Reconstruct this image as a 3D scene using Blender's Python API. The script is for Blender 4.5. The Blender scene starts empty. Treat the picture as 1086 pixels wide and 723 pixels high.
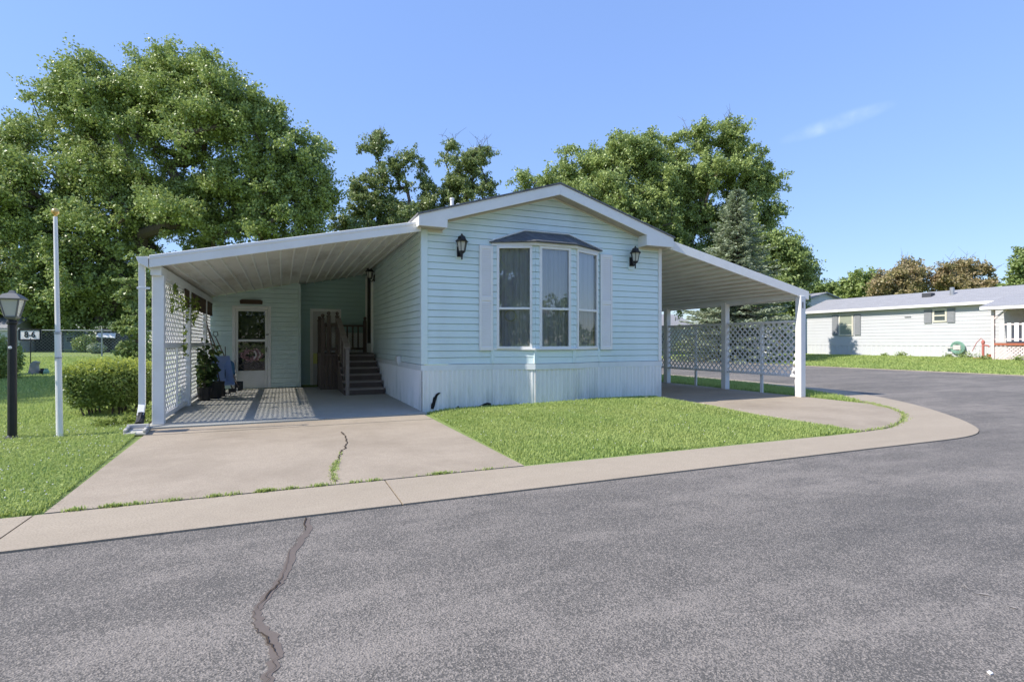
# daylight settings
SKY_AIR, SKY_DUST, SKY_OZONE, SKY_STR, SUN_STR, EXPO = .85, .05, 4.0, .15, 2.4, 1.38
SKY_FLAT, SKY_GAIN, SKY_WB = .58, 1.13, (1.0, .925, .95)
DENOISE = True
import bpy, math, random
import numpy as np
from mathutils import Vector
R = math.radians
S = bpy.context.scene
C = S.collection
rnd = random.Random(7)

# ------------------------------------------------------------------ camera
CAMH, FPX, YAW = 1.17, 568.0, 23.2
FWD = Vector((math.sin(R(YAW)), math.cos(R(YAW)), 0))
RGT = Vector((math.cos(R(YAW)), -math.sin(R(YAW)), 0))
cam = bpy.data.objects.new('camera', bpy.data.cameras.new('camera'))
C.objects.link(cam)
cam.location = (0, 0, CAMH)
cam.rotation_euler = (R(90), 0, -R(YAW))
cam.data.sensor_width = 36
cam.data.lens = 36 * FPX / 1086
cam.data.shift_y = (363 - 361.5) / 1086
cam.data.clip_start, cam.data.clip_end = 0.05, 3000
S.camera = cam

def at(px, py, d):
    return RGT * ((px - 543) / FPX * d) + FWD * d + Vector((0, 0, CAMH + (363 - py) / FPX * d))

def smooth(t):
    t = min(1, max(0, t)); return t * t * (3 - 2 * t)

def H(x, y):
    """lawn height: the park's lawns rise gently away from the two streets"""
    z = -0.012
    if x > 20:
        z += 0.33 * smooth((x - 24.3) / 10.5)
    if y > 13:
        z += (0.43 * min(1, (y - 13) / 21) + max(0, y - 34) * 0.006) * smooth((7.5 - x) / 7)
    if y < -9:
        z += 0.2 * smooth((-9 - y) / 12)
    return z

# ------------------------------------------------------------------ mesh helpers
def np_mesh(name, V, F):
    me = bpy.data.meshes.new(name)
    V = np.asarray(V, dtype=np.float32); F = np.asarray(F, dtype=np.int32)
    n, k = F.shape
    me.vertices.add(len(V)); me.vertices.foreach_set('co', V.ravel())
    me.loops.add(n * k); me.loops.foreach_set('vertex_index', F.ravel())
    me.polygons.add(n); me.polygons.foreach_set('loop_start', np.arange(0, n * k, k, dtype=np.int32))
    me.update(calc_edges=True)
    return me

def link(name, me, m, parent=None):
    o = bpy.data.objects.new(name, me); C.objects.link(o)
    if m and not me.materials: me.materials.append(m)
    if parent: o.parent = parent
    return o

class MB:
    def __init__(s): s.v = []; s.f = []
    def poly(s, pts):
        b = len(s.v); s.v += [tuple(p) for p in pts]; s.f.append(tuple(range(b, b + len(pts)))); return s
    def prism(s, pts, vec):
        b = len(s.v); n = len(pts); vec = Vector(vec)
        s.v += [tuple(p) for p in pts]; s.v += [tuple(Vector(p) + vec) for p in pts]
        s.f.append(tuple(range(b, b + n))[::-1]); s.f.append(tuple(range(b + n, b + 2 * n)))
        for i in range(n):
            j = (i + 1) % n; s.f.append((b + i, b + j, b + n + j, b + n + i))
        return s
    def box(s, x0, y0, z0, x1, y1, z1):
        return s.prism([(x0, y0, z0), (x1, y0, z0), (x1, y1, z0), (x0, y1, z0)], (0, 0, z1 - z0))
    def beam(s, p, q, w, h, up=(0, 0, 1)):
        p, q = Vector(p), Vector(q); d = (q - p).normalized(); up = Vector(up)
        a = d.cross(up)
        if a.length < 1e-4: a = d.cross(Vector((0, 1, 0)))
        a.normalize(); b = a.cross(d)
        a *= w / 2; b *= h / 2
        return s.prism([p - a - b, p + a - b, p + a + b, p - a + b], q - p)
    def tube(s, pts, rad, n=8, caps=True):
        pts = [Vector(p) for p in pts]
        if not hasattr(rad, '__len__'): rad = [rad] * len(pts)
        b = len(s.v); ref = Vector((0.31, 0.17, 0.93))
        for i, p in enumerate(pts):
            d = (pts[min(i + 1, len(pts) - 1)] - pts[max(i - 1, 0)])
            d = d.normalized() if d.length > 1e-7 else Vector((0, 0, 1))
            r0 = ref if abs(d.dot(ref)) < .97 else Vector((1, 0, 0))
            a = d.cross(r0).normalized(); c = d.cross(a)
            for k in range(n):
                t = 2 * math.pi * k / n
                s.v.append(tuple(p + (a * math.cos(t) + c * math.sin(t)) * rad[i]))
        for i in range(len(pts) - 1):
            for k in range(n):
                k2 = (k + 1) % n
                s.f.append((b + i * n + k, b + i * n + k2, b + (i + 1) * n + k2, b + (i + 1) * n + k))
        if caps:
            s.f.append(tuple(b + k for k in range(n))[::-1])
            e = b + (len(pts) - 1) * n; s.f.append(tuple(e + k for k in range(n)))
        return s
    def lathe(s, prof, n=16, c=(0, 0, 0), ph=0.0, caps=True):
        b = len(s.v)
        for r, z in prof:
            for k in range(n):
                t = 2 * math.pi * k / n + ph
                s.v.append((c[0] + r * math.cos(t), c[1] + r * math.sin(t), c[2] + z))
        for i in range(len(prof) - 1):
            for k in range(n):
                k2 = (k + 1) % n
                s.f.append((b + i * n + k, b + i * n + k2, b + (i + 1) * n + k2, b + (i + 1) * n + k))
        if caps:
            s.f.append(tuple(b + k for k in range(n))[::-1])
            e = b + (len(prof) - 1) * n; s.f.append(tuple(e + k for k in range(n)))
        return s
    def build(s, name, m, parent=None, bevel=0, smooth=False):
        me = bpy.data.meshes.new(name); me.from_pydata(s.v, [], s.f); me.update()
        if smooth: me.polygons.foreach_set('use_smooth', [True] * len(me.polygons))
        o = link(name, me, m, parent)
        if bevel:
            md = o.modifiers.new('bevel', 'BEVEL'); md.width = bevel; md.segments = 2
            md.limit_method = 'ANGLE'; md.angle_limit = R(40)
        return o

def tag(o, label=None, cat=None, group=None, kind=None):
    if label: o['label'] = label
    if cat: o['category'] = cat
    if group: o['group'] = group
    if kind: o['kind'] = kind
    return o

def thing(name, label, cat, group=None, loc=(0, 0, 0), rz=0):
    o = bpy.data.objects.new(name, None); C.objects.link(o)
    o.location = loc; o.rotation_euler = (0, 0, rz); o.empty_display_size = .1
    return tag(o, label, cat, group)

def copy_tree(o, parent=None):
    c = o.copy(); C.objects.link(c)
    if parent: c.parent = parent
    for ch in list(o.children): copy_tree(ch, c)
    return c

# ------------------------------------------------------------------ materials
def lin(r, g, b):
    f = lambda c: (c / 255) / 12.92 if c <= 10 else (((c / 255) + .055) / 1.055) ** 2.4
    return (f(r), f(g), f(b), 1)

class NT:
    def __init__(s, name):
        s.m = bpy.data.materials.new(name); s.m.use_nodes = True
        s.t = s.m.node_tree; s.n = s.t.nodes; s.b = s.n['Principled BSDF']; s.out = s.n['Material Output']
        s.co = s.n.new('ShaderNodeTexCoord').outputs['Object']
    def l(s, a, b): s.t.links.new(a, b)
    def vec(s, sx=1, sy=1, sz=1):
        mp = s.n.new('ShaderNodeMapping'); mp.inputs['Scale'].default_value = (sx, sy, sz); s.l(s.co, mp.inputs[0]); return mp.outputs[0]
    def noise(s, scale, detail=4, rough=.55, v=None, dist=0):
        n = s.n.new('ShaderNodeTexNoise'); n.inputs['Scale'].default_value = scale; n.inputs['Detail'].default_value = detail
        n.inputs['Roughness'].default_value = rough; n.inputs['Distortion'].default_value = dist
        s.l(v or s.co, n.inputs['Vector']); return n.outputs['Fac']
    def voro(s, scale, out='Color', feature='F1', v=None, rnd_=1):
        n = s.n.new('ShaderNodeTexVoronoi'); n.inputs['Scale'].default_value = scale; n.feature = feature
        n.inputs['Randomness'].default_value = rnd_
        s.l(v or s.co, n.inputs['Vector']); return n.outputs[out]
    def ramp(s, fac, stops):
        n = s.n.new('ShaderNodeValToRGB'); e = n.color_ramp.elements
        while len(e) < len(stops): e.new(.5)
        for i, (p, c) in enumerate(stops):
            e[i].position = p; e[i].color = c if hasattr(c, '__len__') else (c, c, c, 1)
        s.l(fac, n.inputs[0]); return n.outputs[0]
    def mix(s, fac, a, b, mode='MIX'):
        n = s.n.new('ShaderNodeMix'); n.data_type = 'RGBA'; n.blend_type = mode
        for sock, val in ((n.inputs['Factor'], fac), (n.inputs['A'], a), (n.inputs['B'], b)):
            if hasattr(val, 'is_output'): s.l(val, sock)
            elif hasattr(val, '__len__'): sock.default_value = val
            else: sock.default_value = val if sock.type == 'VALUE' else (val, val, val, 1)
        return n.outputs['Result']
    def math(s, op, a, b=0):
        n = s.n.new('ShaderNodeMath'); n.operation = op
        for sock, val in ((n.inputs[0], a), (n.inputs[1], b)):
            if hasattr(val, 'is_output'): s.l(val, sock)
            else: sock.default_value = val
        return n.outputs[0]
    def bump(s, h, strength=.3, dist=.01):
        n = s.n.new('ShaderNodeBump'); n.inputs['Strength'].default_value = strength; n.inputs['Distance'].default_value = dist
        s.l(h, n.inputs['Height']); s.l(n.outputs[0], s.b.inputs['Normal'])
    def col(s, c):
        if hasattr(c, 'is_output'): s.l(c, s.b.inputs['Base Color'])
        else: s.b.inputs['Base Color'].default_value = c
    def rough(s, r, spec=.5, metal=0):
        s.b.inputs['Roughness'].default_value = r; s.b.inputs['Specular IOR Level'].default_value = spec; s.b.inputs['Metallic'].default_value = metal

def vary(c, k): return (c[0] * k, c[1] * k, c[2] * k, 1)

def paint(name, c, rough=.5, dirt=(.3, .26, .2, 1), amount=.25, scale=3.0, stretch=(1, 1, 1), bump=.06, spec=.4, metal=0):
    t = NT(name); v = t.vec(*stretch)
    n = t.noise(scale, 6, .6, v)
    base = t.mix(t.noise(scale * .35, 2), vary(c, .93), vary(c, 1.05))
    f = t.ramp(n, [(.45, 0.0), (.8, 1.0)])
    t.col(t.mix(t.math('MULTIPLY', f, amount), base, dirt))
    t.rough(rough, spec, metal)
    t.bump(t.noise(60, 3), bump, .003)
    return t.m

WHITE = paint('white_painted_metal', (.86, .845, .82, 1), .42, (.42, .40, .34, 1), .22, 2.2)
TRIM = paint('white_vinyl_trim', (.80, .81, .82, 1), .45, (.5, .47, .4, 1), .15, 4)
SIDING = paint('pale_blue_vinyl_siding', (.74, .86, .855, 1), .5, (.33, .40, .38, 1), .28, 1.3, (1, 1, .5), .05)
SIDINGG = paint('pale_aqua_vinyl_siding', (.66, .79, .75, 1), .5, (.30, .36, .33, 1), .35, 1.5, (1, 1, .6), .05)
SHUT = paint('pale_shutter_plastic', (.88, .855, .83, 1), .5, (.5, .5, .5, 1), .1, 5)
DARKWOOD = paint('weathered_dark_wood', (.135, .105, .090, 1), .8, (.17, .14, .12, 1), .6, 9, (1, 1, .2), .5, .2)
GREYWOOD = paint('worn_grey_wood', (.32, .275, .245, 1), .85, (.10, .08, .07, 1), .5, 8, (.3, 1, 1), .5, .2)
BLACK = paint('black_metal', (.018, .018, .02, 1), .4, (.06, .06, .06, 1), .3, 8)
RUBBER = paint('black_plastic', (.022, .022, .022, 1), .6, (.08, .07, .06, 1), .4, 10)
GALV = paint('galvanised_steel', (.45, .46, .47, 1), .45, (.25, .24, .22, 1), .4, 8, metal=.6)
GOLD = paint('gilded_ball', (.75, .50, .17, 1), .3, (.4, .25, .08, 1), .3, 20, metal=.6)
STONE = paint('grey_cast_stone', (.34, .33, .32, 1), .9, (.18, .19, .15, 1), .5, 8, bump=.4)
BLUEP = paint('blue_plastic', (.028, .14, .30, 1), .35, (.12, .16, .2, 1), .3, 8)
BLUEL = paint('pale_blue_enamel', (.30, .40, .64, 1), .35, (.3, .3, .33, 1), .35, 8)
BROWN = paint('brown_bamboo', (.10, .062, .038, 1), .8, (.03, .02, .015, 1), .5, 12, (6, 6, 1), .3)
DOORW = paint('off_white_door', (.80, .79, .76, 1), .5, (.4, .38, .34, 1), .25, 3)
DOORG = paint('grey_door', (.60, .585, .56, 1), .5, (.3, .28, .26, 1), .2, 3)
DARKIN = paint('dark_interior', (.05, .048, .045, 1), .9, (.1, .09, .08, 1), .3, 2)
ROOMM = paint('room_wall', (.55, .53, .50, 1), .9, (.1, .09, .08, 1), .3, 2)
NOTE = paint('yellow_paper', (.72, .75, .25, 1), .8, (.6, .6, .3, 1), .2, 20)
PINK = paint('pink_petals', (.55, .33, .37, 1), .8, (.75, .65, .65, 1), .6, 30)
REDP = paint('faded_red_paint', (.52, .17, .14, 1), .6, (.40, .22, .18, 1), .4, 10)
PINKWOOD = paint('pale_pink_paint', (.72, .62, .60, 1), .6, (.6, .4, .38, 1), .3, 6)
REDWOOD = paint('red_stained_deck', (.42, .13, .07, 1), .7, (.25, .08, .05, 1), .4, 6)
GREENP = paint('green_hose', (.22, .38, .30, 1), .45, (.2, .35, .25, 1), .4, 12)
TERRA = paint('terracotta', (.36, .14, .07, 1), .85, (.5, .35, .25, 1), .4, 12)
GREYSH = paint('grey_shutter', (.27, .28, .29, 1), .5, (.2, .2, .2, 1), .2, 6)
CHARC = paint('charcoal_panels', (.055, .058, .065, 1), .6, (.1, .1, .1, 1), .4, 3)
NSIDE = paint('white_neighbour_siding', (.60, .605, .615, 1), .5, (.5, .47, .42, 1), .12, 2)
BARK = paint('grey_brown_bark', (.13, .105, .085, 1), .9, (.055, .045, .035, 1), .6, 7, (1, 1, .25), .8, .2)

def ceiling_mat():
    t = NT('ribbed_metal_ceiling')
    a = t.noise(1.1, 6, .65, t.vec(1.6, .45, 1)); b = t.noise(6, 5, .6, t.vec(2, .35, 1))
    base = t.mix(b, (.68, .65, .57, 1), (.77, .745, .68, 1))
    t.col(t.mix(t.math('MULTIPLY', t.ramp(a, [(.47, 0.0), (.66, 1.0)]), .7), base, (.40, .34, .25, 1)))
    t.rough(.5, .4); return t.m
CEIL = ceiling_mat()

def skirting_mat():
    t = NT('ribbed_vinyl_skirting')
    sp = t.n.new('ShaderNodeSeparateXYZ'); t.l(t.co, sp.inputs[0])
    low = t.math('SUBTRACT', 1.0, t.math('MULTIPLY', sp.outputs['Z'], 1.9))
    st = t.noise(2.3, 6, .65, t.vec(1.6, 1.6, .35)); fine = t.noise(9, 5, .6, t.vec(1, 1, .2))
    f = t.math('MULTIPLY', t.ramp(t.math('ADD', st, t.math('MULTIPLY', low, .16)), [(.55, 0.0), (.85, 1.0)]), .62)
    base = t.mix(fine, (.78, .79, .78, 1), (.88, .875, .86, 1))
    t.col(t.mix(f, base, (.36, .41, .35, 1))); t.rough(.5, .4); return t.m
SKIRT = skirting_mat()

def shingles(name, c1, c2):
    t = NT(name)
    b = t.n.new('ShaderNodeTexBrick'); b.inputs['Scale'].default_value = 1
    b.inputs['Brick Width'].default_value = .33; b.inputs['Row Height'].default_value = .14; b.inputs['Mortar Size'].default_value = .006
    b.inputs['Color1'].default_value = c1; b.inputs['Color2'].default_value = c2; b.inputs['Mortar'].default_value = vary(c1, .4)
    sp = t.n.new('ShaderNodeSeparateXYZ'); t.l(t.co, sp.inputs[0]); cb = t.n.new('ShaderNodeCombineXYZ')
    t.l(t.math('ADD', sp.outputs['Y'], t.math('MULTIPLY', sp.outputs['X'], .02)), cb.inputs[0])
    t.l(t.math('ADD', sp.outputs['X'], t.math('MULTIPLY', sp.outputs['Z'], .6)), cb.inputs[1]); t.l(cb.outputs[0], b.inputs['Vector'])
    n = t.noise(40, 3); t.col(t.mix(t.math('MULTIPLY', n, .6), b.outputs['Color'], vary(c2, 1.5)))
    t.rough(.9, .2); t.bump(t.noise(120, 2), .4, .004); return t.m
SHING = shingles('grey_shingles', (.13, .13, .135, 1), (.18, .18, .185, 1))
SHINGL = shingles('light_grey_shingles', (.24, .24, .25, 1), (.30, .30, .31, 1))
SHINGD = shingles('dark_shingles', (.075, .080, .086, 1), (.135, .14, .15, 1))

def asphalt_mat():
    t = NT('worn_asphalt')
    big = t.noise(.55, 5, .6, t.vec(.55, 1.3, 1)); mid = t.noise(3.2, 6, .65, t.vec(.7, 1.2, 1), .4); band = t.noise(1.5, 4, .6, t.vec(.25, 2.0, 1))
    cell = t.voro(200, 'Color'); val = t.n.new('ShaderNodeSeparateColor'); t.l(cell, val.inputs[0])
    cell2 = t.voro(120, 'Color'); val2 = t.n.new('ShaderNodeSeparateColor'); t.l(cell2, val2.inputs[0])
    wear = t.math('ADD', t.math('ADD', t.math('MULTIPLY', big, .55), t.math('MULTIPLY', mid, .28)), t.math('MULTIPLY', band, .30))
    thr = t.ramp(wear, [(.44, .05), (.55, .20), (.68, .50)])
    lum = t.math('ADD', t.math('MULTIPLY', val.outputs[0], .65), t.math('MULTIPLY', val2.outputs[1], .35))
    stone = t.ramp(t.math('SUBTRACT', t.math('ADD', lum, thr), .62), [(.0, 0.0), (.24, 1.0)])
    binder = t.mix(mid, (.086, .080, .071, 1), (.132, .122, .107, 1))
    agg = t.mix(val.outputs[1], (.22, .198, .172, 1), (.44, .38, .32, 1))
    t.col(t.mix(t.math('MULTIPLY', stone, .68), binder, agg))
    t.rough(.85, .3)
    hgt = t.math('ADD', t.voro(120, 'Distance'), t.math('MULTIPLY', t.noise(200, 3), .5))
    t.bump(hgt, .6, .005); return t.m
ASPH = asphalt_mat()

def concrete_mat(name, c, stain=.35, sx=1, sy=1, dark=.55):
    t = NT(name)
    a = t.noise(.9, 7, .65, t.vec(sx, sy, 1), .3); b = t.noise(7, 6, .7); f = t.noise(85, 3)
    base = t.mix(b, vary(c, .86), vary(c, 1.12))
    base = t.mix(t.math('MULTIPLY', t.ramp(a, [(.42, 0.0), (.75, 1.0)]), stain), base, vary((c[0] * 1.0, c[1] * .97, c[2] * .92), dark))
    base = t.mix(t.math('MULTIPLY', t.ramp(f, [(.45, 0.0), (.62, 1.0)]), .42), base, vary(c, .5))
    t.col(base); t.rough(.88, .25)
    t.bump(t.math('ADD', f, t.math('MULTIPLY', b, .5)), .35, .004); return t.m
CONC = concrete_mat('driveway_concrete', (.41, .34, .258, 1), .65, 1, 1)
KERBM = concrete_mat('kerb_concrete', (.42, .35, .262, 1), .25, .5, 2)
SLABM = concrete_mat('sealed_slab_concrete', (.42, .415, .38, 1), .5, 1, 1, .6)

def ground_mat():
    t = NT('lawn_soil_and_thatch')
    a = t.noise(.35, 5, .6); b = t.noise(5, 6, .65); c = t.noise(70, 3, .6)
    base = t.mix(b, (.22, .31, .09, 1), (.36, .44, .16, 1))
    base = t.mix(t.ramp(a, [(.4, 0.0), (.7, .55)]), base, (.28, .32, .12, 1))
    base = t.mix(t.math('MULTIPLY', t.ramp(c, [(.4, 0.0), (.65, 1.0)]), .4), base, (.06, .09, .02, 1))
    t.col(base); t.rough(.95, .1); t.bump(c, .8, .03); return t.m
GROUND = ground_mat()
SOIL = paint('dark_soil', (.060, .045, .034, 1), .95, (.12, .1, .08, 1), .5, 9, bump=.6, spec=.1)
SEAL = paint('brown_crack_filler', (.150, .122, .102, 1), .8, (.11, .09, .078, 1), .5, 6, bump=.3)

def leaf_mat(name, c1, c2, c3=None, trans=.28, nscale=.35, rough=.55, spec=.25):
    t = NT(name)
    g = t.n.new('ShaderNodeNewGeometry'); ri = g.outputs['Random Per Island']
    col = t.mix(ri, c1, c2)
    cl = t.ramp(t.noise(nscale, 3, .6), [(.35, 0.0), (.68, 1.0)])
    col = t.mix(t.math('MULTIPLY', cl, .55), col, c3 or vary(c1, 1.35))
    t.col(col); t.rough(rough, spec)
    tr = t.n.new('ShaderNodeBsdfTranslucent'); t.l(t.mix(.5, col, (.34, .42, .13, 1)), tr.inputs[0])
    mx = t.n.new('ShaderNodeMixShader'); mx.inputs[0].default_value = trans
    t.l(t.b.outputs[0], mx.inputs[1]); t.l(tr.outputs[0], mx.inputs[2]); t.l(mx.outputs[0], t.out.inputs[0])
    return t.m
LEAF_A = leaf_mat('broad_leaves', (.19, .26, .085, 1), (.43, .52, .18, 1), (.47, .55, .17, 1), rough=.42, spec=.5)
LEAF_D = leaf_mat('dark_leaves', (.14, .195, .080, 1), (.30, .375, .15, 1), (.33, .39, .14, 1), rough=.42, spec=.5)
LEAF_L = leaf_mat('light_leaves', (.21, .28, .09, 1), (.32, .41, .14, 1), (.35, .43, .14, 1), rough=.45, spec=.5)
LEAF_BR = leaf_mat('bronze_leaves', (.30, .20, .12, 1), (.43, .33, .17, 1), (.42, .42, .17, 1), rough=.45, spec=.5)
NEEDLE = leaf_mat('blue_green_needles', (.27, .32, .22, 1), (.47, .52, .37, 1), (.42, .48, .33, 1), .15)
HEDGEL = leaf_mat('privet_leaves', (.15, .22, .05, 1), (.27, .35, .10, 1), (.24, .32, .08, 1), .35, 1.2, .42, .5)
HEDGET = leaf_mat('yellow_green_new_leaves', (.38, .45, .06, 1), (.52, .55, .09, 1), (.50, .52, .08, 1), .4, 1.2)
GRASSM = leaf_mat('grass_blades', (.30, .42, .115, 1), (.53, .62, .21, 1), (.56, .60, .22, 1), .45, .8, .6, .2)
PLANTM = leaf_mat('dark_plant_leaves', (.022, .050, .016, 1), (.05, .09, .025, 1), None, .25)
VINEM = leaf_mat('vine_leaves', (.12, .18, .03, 1), (.24, .28, .05, 1), None, .4)
CLOVER = paint('white_clover', (.75, .74, .68, 1), .9)

def glass_mat(name, refl=.10, tint=(.82, .88, .9, 1)):
    t = NT(name)
    fr = t.n.new('ShaderNodeFresnel'); fr.inputs[0].default_value = 1.5
    gl = t.n.new('ShaderNodeBsdfGlossy'); gl.inputs['Roughness'].default_value = .01
    tp = t.n.new('ShaderNodeBsdfTransparent'); tp.inputs[0].default_value = tint
    mx = t.n.new('ShaderNodeMixShader'); t.l(t.math('ADD', fr.outputs[0], refl), mx.inputs[0])
    t.l(tp.outputs[0], mx.inputs[1]); t.l(gl.outputs[0], mx.inputs[2]); t.l(mx.outputs[0], t.out.inputs[0]); return t.m
GLASS = glass_mat('window_glass', .17, (.93, .96, .97, 1))
GLASSS = glass_mat('screened_window_glass', .09, (.80, .83, .84, 1))
GLASSD = glass_mat('dark_screen_glass', .03, (.35, .36, .36, 1))

def frosted():
    t = NT('frosted_lamp_glass'); t.col((.55, .54, .47, 1)); t.rough(.2, .6); return t.m
FROST = frosted()
def sheer():
    t = NT('sheer_curtain'); t.col((.90, .91, .92, 1)); t.rough(.9, .1)
    tr = t.n.new('ShaderNodeBsdfTranslucent'); tr.inputs[0].default_value = (.9, .91, .92, 1)
    mx = t.n.new('ShaderNodeMixShader'); mx.inputs[0].default_value = .3
    t.l(t.b.outputs[0], mx.inputs[1]); t.l(tr.outputs[0], mx.inputs[2]); t.l(mx.outputs[0], t.out.inputs[0]); return t.m
SHEER = sheer()

# ------------------------------------------------------------------ daylight
SUN = Vector((-1.0, 0.07, 0.97)).normalized()          # towards the sun
ELEV = math.asin(SUN.z)
w = bpy.data.worlds.new('World'); S.world = w; w.use_nodes = True
wn, wl = w.node_tree.nodes, w.node_tree.links
sky = wn.new('ShaderNodeTexSky'); sky.sky_type = 'NISHITA'; sky.sun_disc = False
sky.sun_elevation = ELEV; sky.sun_rotation = math.atan2(SUN.x, SUN.y)
sky.air_density = SKY_AIR; sky.dust_density = SKY_DUST; sky.ozone_density = SKY_OZONE; sky.altitude = 200
bg = wn['Background']; bg.inputs['Strength'].default_value = SKY_STR
# one faint wisp of cirrus low in the right-hand sky
tc = wn.new('ShaderNodeTexCoord')
d0 = at(885, 131, 1) - Vector((0, 0, CAMH)); d0.normalize(); tx = (RGT + Vector((0, 0, .33))).normalized()
def dotn(v):
    n = wn.new('ShaderNodeVectorMath'); n.operation = 'DOT_PRODUCT'; wl.new(tc.outputs['Generated'], n.inputs[0]); n.inputs[1].default_value = tuple(v); return n.outputs['Value']
def wm(op, a, b=0, c=0):
    n = wn.new('ShaderNodeMath'); n.operation = op
    for i, q in enumerate((a, b, c)):
        if hasattr(q, 'is_output'): wl.new(q, n.inputs[i])
        else: n.inputs[i].default_value = q
    return n.outputs[0]
up2 = d0.cross(tx).normalized(); tx2 = up2.cross(d0).normalized()
u = wm('DIVIDE', dotn(tx2), .085); v_ = wm('DIVIDE', dotn(up2), .014)
rr = wm('ADD', wm('MULTIPLY', u, u), wm('MULTIPLY', v_, v_))
nz = wn.new('ShaderNodeTexNoise'); nz.inputs['Scale'].default_value = 26; nz.inputs['Detail'].default_value = 6; wl.new(tc.outputs['Generated'], nz.inputs[0])
fac = wm('MULTIPLY', wm('POWER', wm('MAXIMUM', wm('SUBTRACT', 1.0, rr), 0.0), 1.6), wm('MULTIPLY', wm('POWER', nz.outputs['Fac'], 3.0), .55))
fac = wm('MULTIPLY', fac, wm('GREATER_THAN', dotn(d0), 0.0))
mixc = wn.new('ShaderNodeMix'); mixc.data_type = 'RGBA'
wl.new(fac, mixc.inputs['Factor']); 
# the camera's tone curve: an even compression of the sky's brightness range
bw = wn.new('ShaderNodeRGBToBW'); wl.new(sky.outputs[0], bw.inputs[0])
gain = wm('MULTIPLY', wm('POWER', wm('MAXIMUM', bw.outputs[0], .01), -SKY_FLAT), SKY_GAIN)
sc_ = wn.new('ShaderNodeVectorMath'); sc_.operation = 'SCALE'; wl.new(sky.outputs[0], sc_.inputs[0]); wl.new(gain, sc_.inputs['Scale'])
wb_ = wn.new('ShaderNodeVectorMath'); wb_.operation = 'MULTIPLY'; wl.new(sc_.outputs[0], wb_.inputs[0]); wb_.inputs[1].default_value = SKY_WB
wl.new(wb_.outputs[0], mixc.inputs['A']); mixc.inputs['B'].default_value = (4.5, 4.7, 5.0, 1)
wl.new(mixc.outputs['Result'], bg.inputs[0])
sl = bpy.data.lights.new('sun', 'SUN'); sl.energy = SUN_STR; sl.angle = R(.53); sl.color = (1, .94, .85)
so = bpy.data.objects.new('sun', sl); C.objects.link(so); so.rotation_euler = SUN.to_track_quat('Z', 'Y').to_euler(); so.location = (-20, 2, 25)
S.view_settings.view_transform = 'Standard'; S.view_settings.look = 'None'; S.view_settings.gamma = 1
S.view_settings.use_curve_mapping = False; S.view_settings.exposure = EXPO
S.render.engine = 'CYCLES'; S.cycles.use_denoising = DENOISE; S.cycles.max_bounces = 12; S.cycles.diffuse_bounces = 9; S.cycles.transparent_max_bounces = 16
S.cycles.caustics_reflective = False; S.cycles.caustics_refractive = False
# ------------------------------------------------------------------ ground, street, kerb, slabs
def sheet(name, pts, z, m, kind='structure', thick=0):
    mb = MB()
    if thick: mb.prism([(x, y, z - thick) for x, y in pts], (0, 0, thick))
    else: mb.poly([(x, y, z) for x, y in pts])
    return tag(mb.build(name, m), kind=kind)

sheet('ground', [(-900, -900), (900, -900), (900, 900), (-900, 900)], -.16, GROUND)
def grid(name, xs, ys, hf, m):
    V = [(x, y, hf(x, y)) for y in ys for x in xs]; n = len(xs)
    F = [(j * n + i, j * n + i + 1, (j + 1) * n + i + 1, (j + 1) * n + i) for j in range(len(ys) - 1) for i in range(n - 1)]
    o = link(name, np_mesh(name, V, F), m); o.data.polygons.foreach_set('use_smooth', [True] * len(F)); return tag(o, kind='structure')
lsp = lambda a, b, n: list(np.linspace(a, b, n))
grid('lawn', lsp(-120, -30, 10) + lsp(-24, 7, 40), lsp(4.63, 40, 50) + lsp(45, 160, 20), H, GROUND)
grid('neighbour_lawn', lsp(24.35, 40, 30) + lsp(45, 160, 15), lsp(-6, 50, 40) + lsp(60, 160, 10), H, GROUND)
grid('opposite_lawn', lsp(-120, 11, 30), lsp(-80, -7.3, 30), H, GROUND)
def front_h(x, y):
    e = min((x - 2.1) / .5, (6.98 - x) / .4, (y - 4.62) / .8, 1)
    return -.005 + smooth(e) * (.02 + .095 * smooth((y - 5.2) / 3.2) * smooth((x - 1.9) / 3.0))
grid('front_lawn', lsp(2.11, 6.98, 36), lsp(4.63, 8.9, 30), front_h, GROUND)

OUT = [(-60, 3.9), (6.6, 3.88), (7.81, 3.90), (8.66, 4.24), (9.3, 4.68), (9.92, 5.2), (10.7, 6.0), (11.39, 6.86), (12.05, 7.9), (12.6, 9.2), (12.95, 10.9), (13.1, 13), (13.1, 90)]
INN = [(-60, 4.62), (6.5, 4.61), (7.6, 4.70), (8.3, 4.95), (8.9, 5.25), (9.47, 5.62), (9.95, 6.1), (10.3, 6.62), (11.0, 7.6), (11.7, 9.0), (12.15, 10.8), (12.35, 13), (12.35, 90)]
def smooth_path(P, n=5):
    out = []
    for i in range(len(P) - 1):
        p0, p1, p2, p3 = P[max(i - 1, 0)], P[i], P[i + 1], P[min(i + 2, len(P) - 1)]
        far = math.hypot(p2[0] - p1[0], p2[1] - p1[1]) > 10
        if math.hypot(p1[0] - p0[0], p1[1] - p0[1]) > 10: p0 = (2 * p1[0] - p2[0], 2 * p1[1] - p2[1])
        if math.hypot(p3[0] - p2[0], p3[1] - p2[1]) > 10: p3 = (2 * p2[0] - p1[0], 2 * p2[1] - p1[1])
        for k in range(1 if far else n):
            t = k / n
            out.append(tuple(p1[a] + (p2[a] - p1[a]) * t if far else .5 * (2 * p1[a] + (p2[a] - p0[a]) * t + (2 * p0[a] - 5 * p1[a] + 4 * p2[a] - p3[a]) * t * t + (3 * p1[a] - p0[a] - 3 * p2[a] + p3[a]) * t ** 3) for a in (0, 1)))
    return out + [P[-1]]
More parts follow.
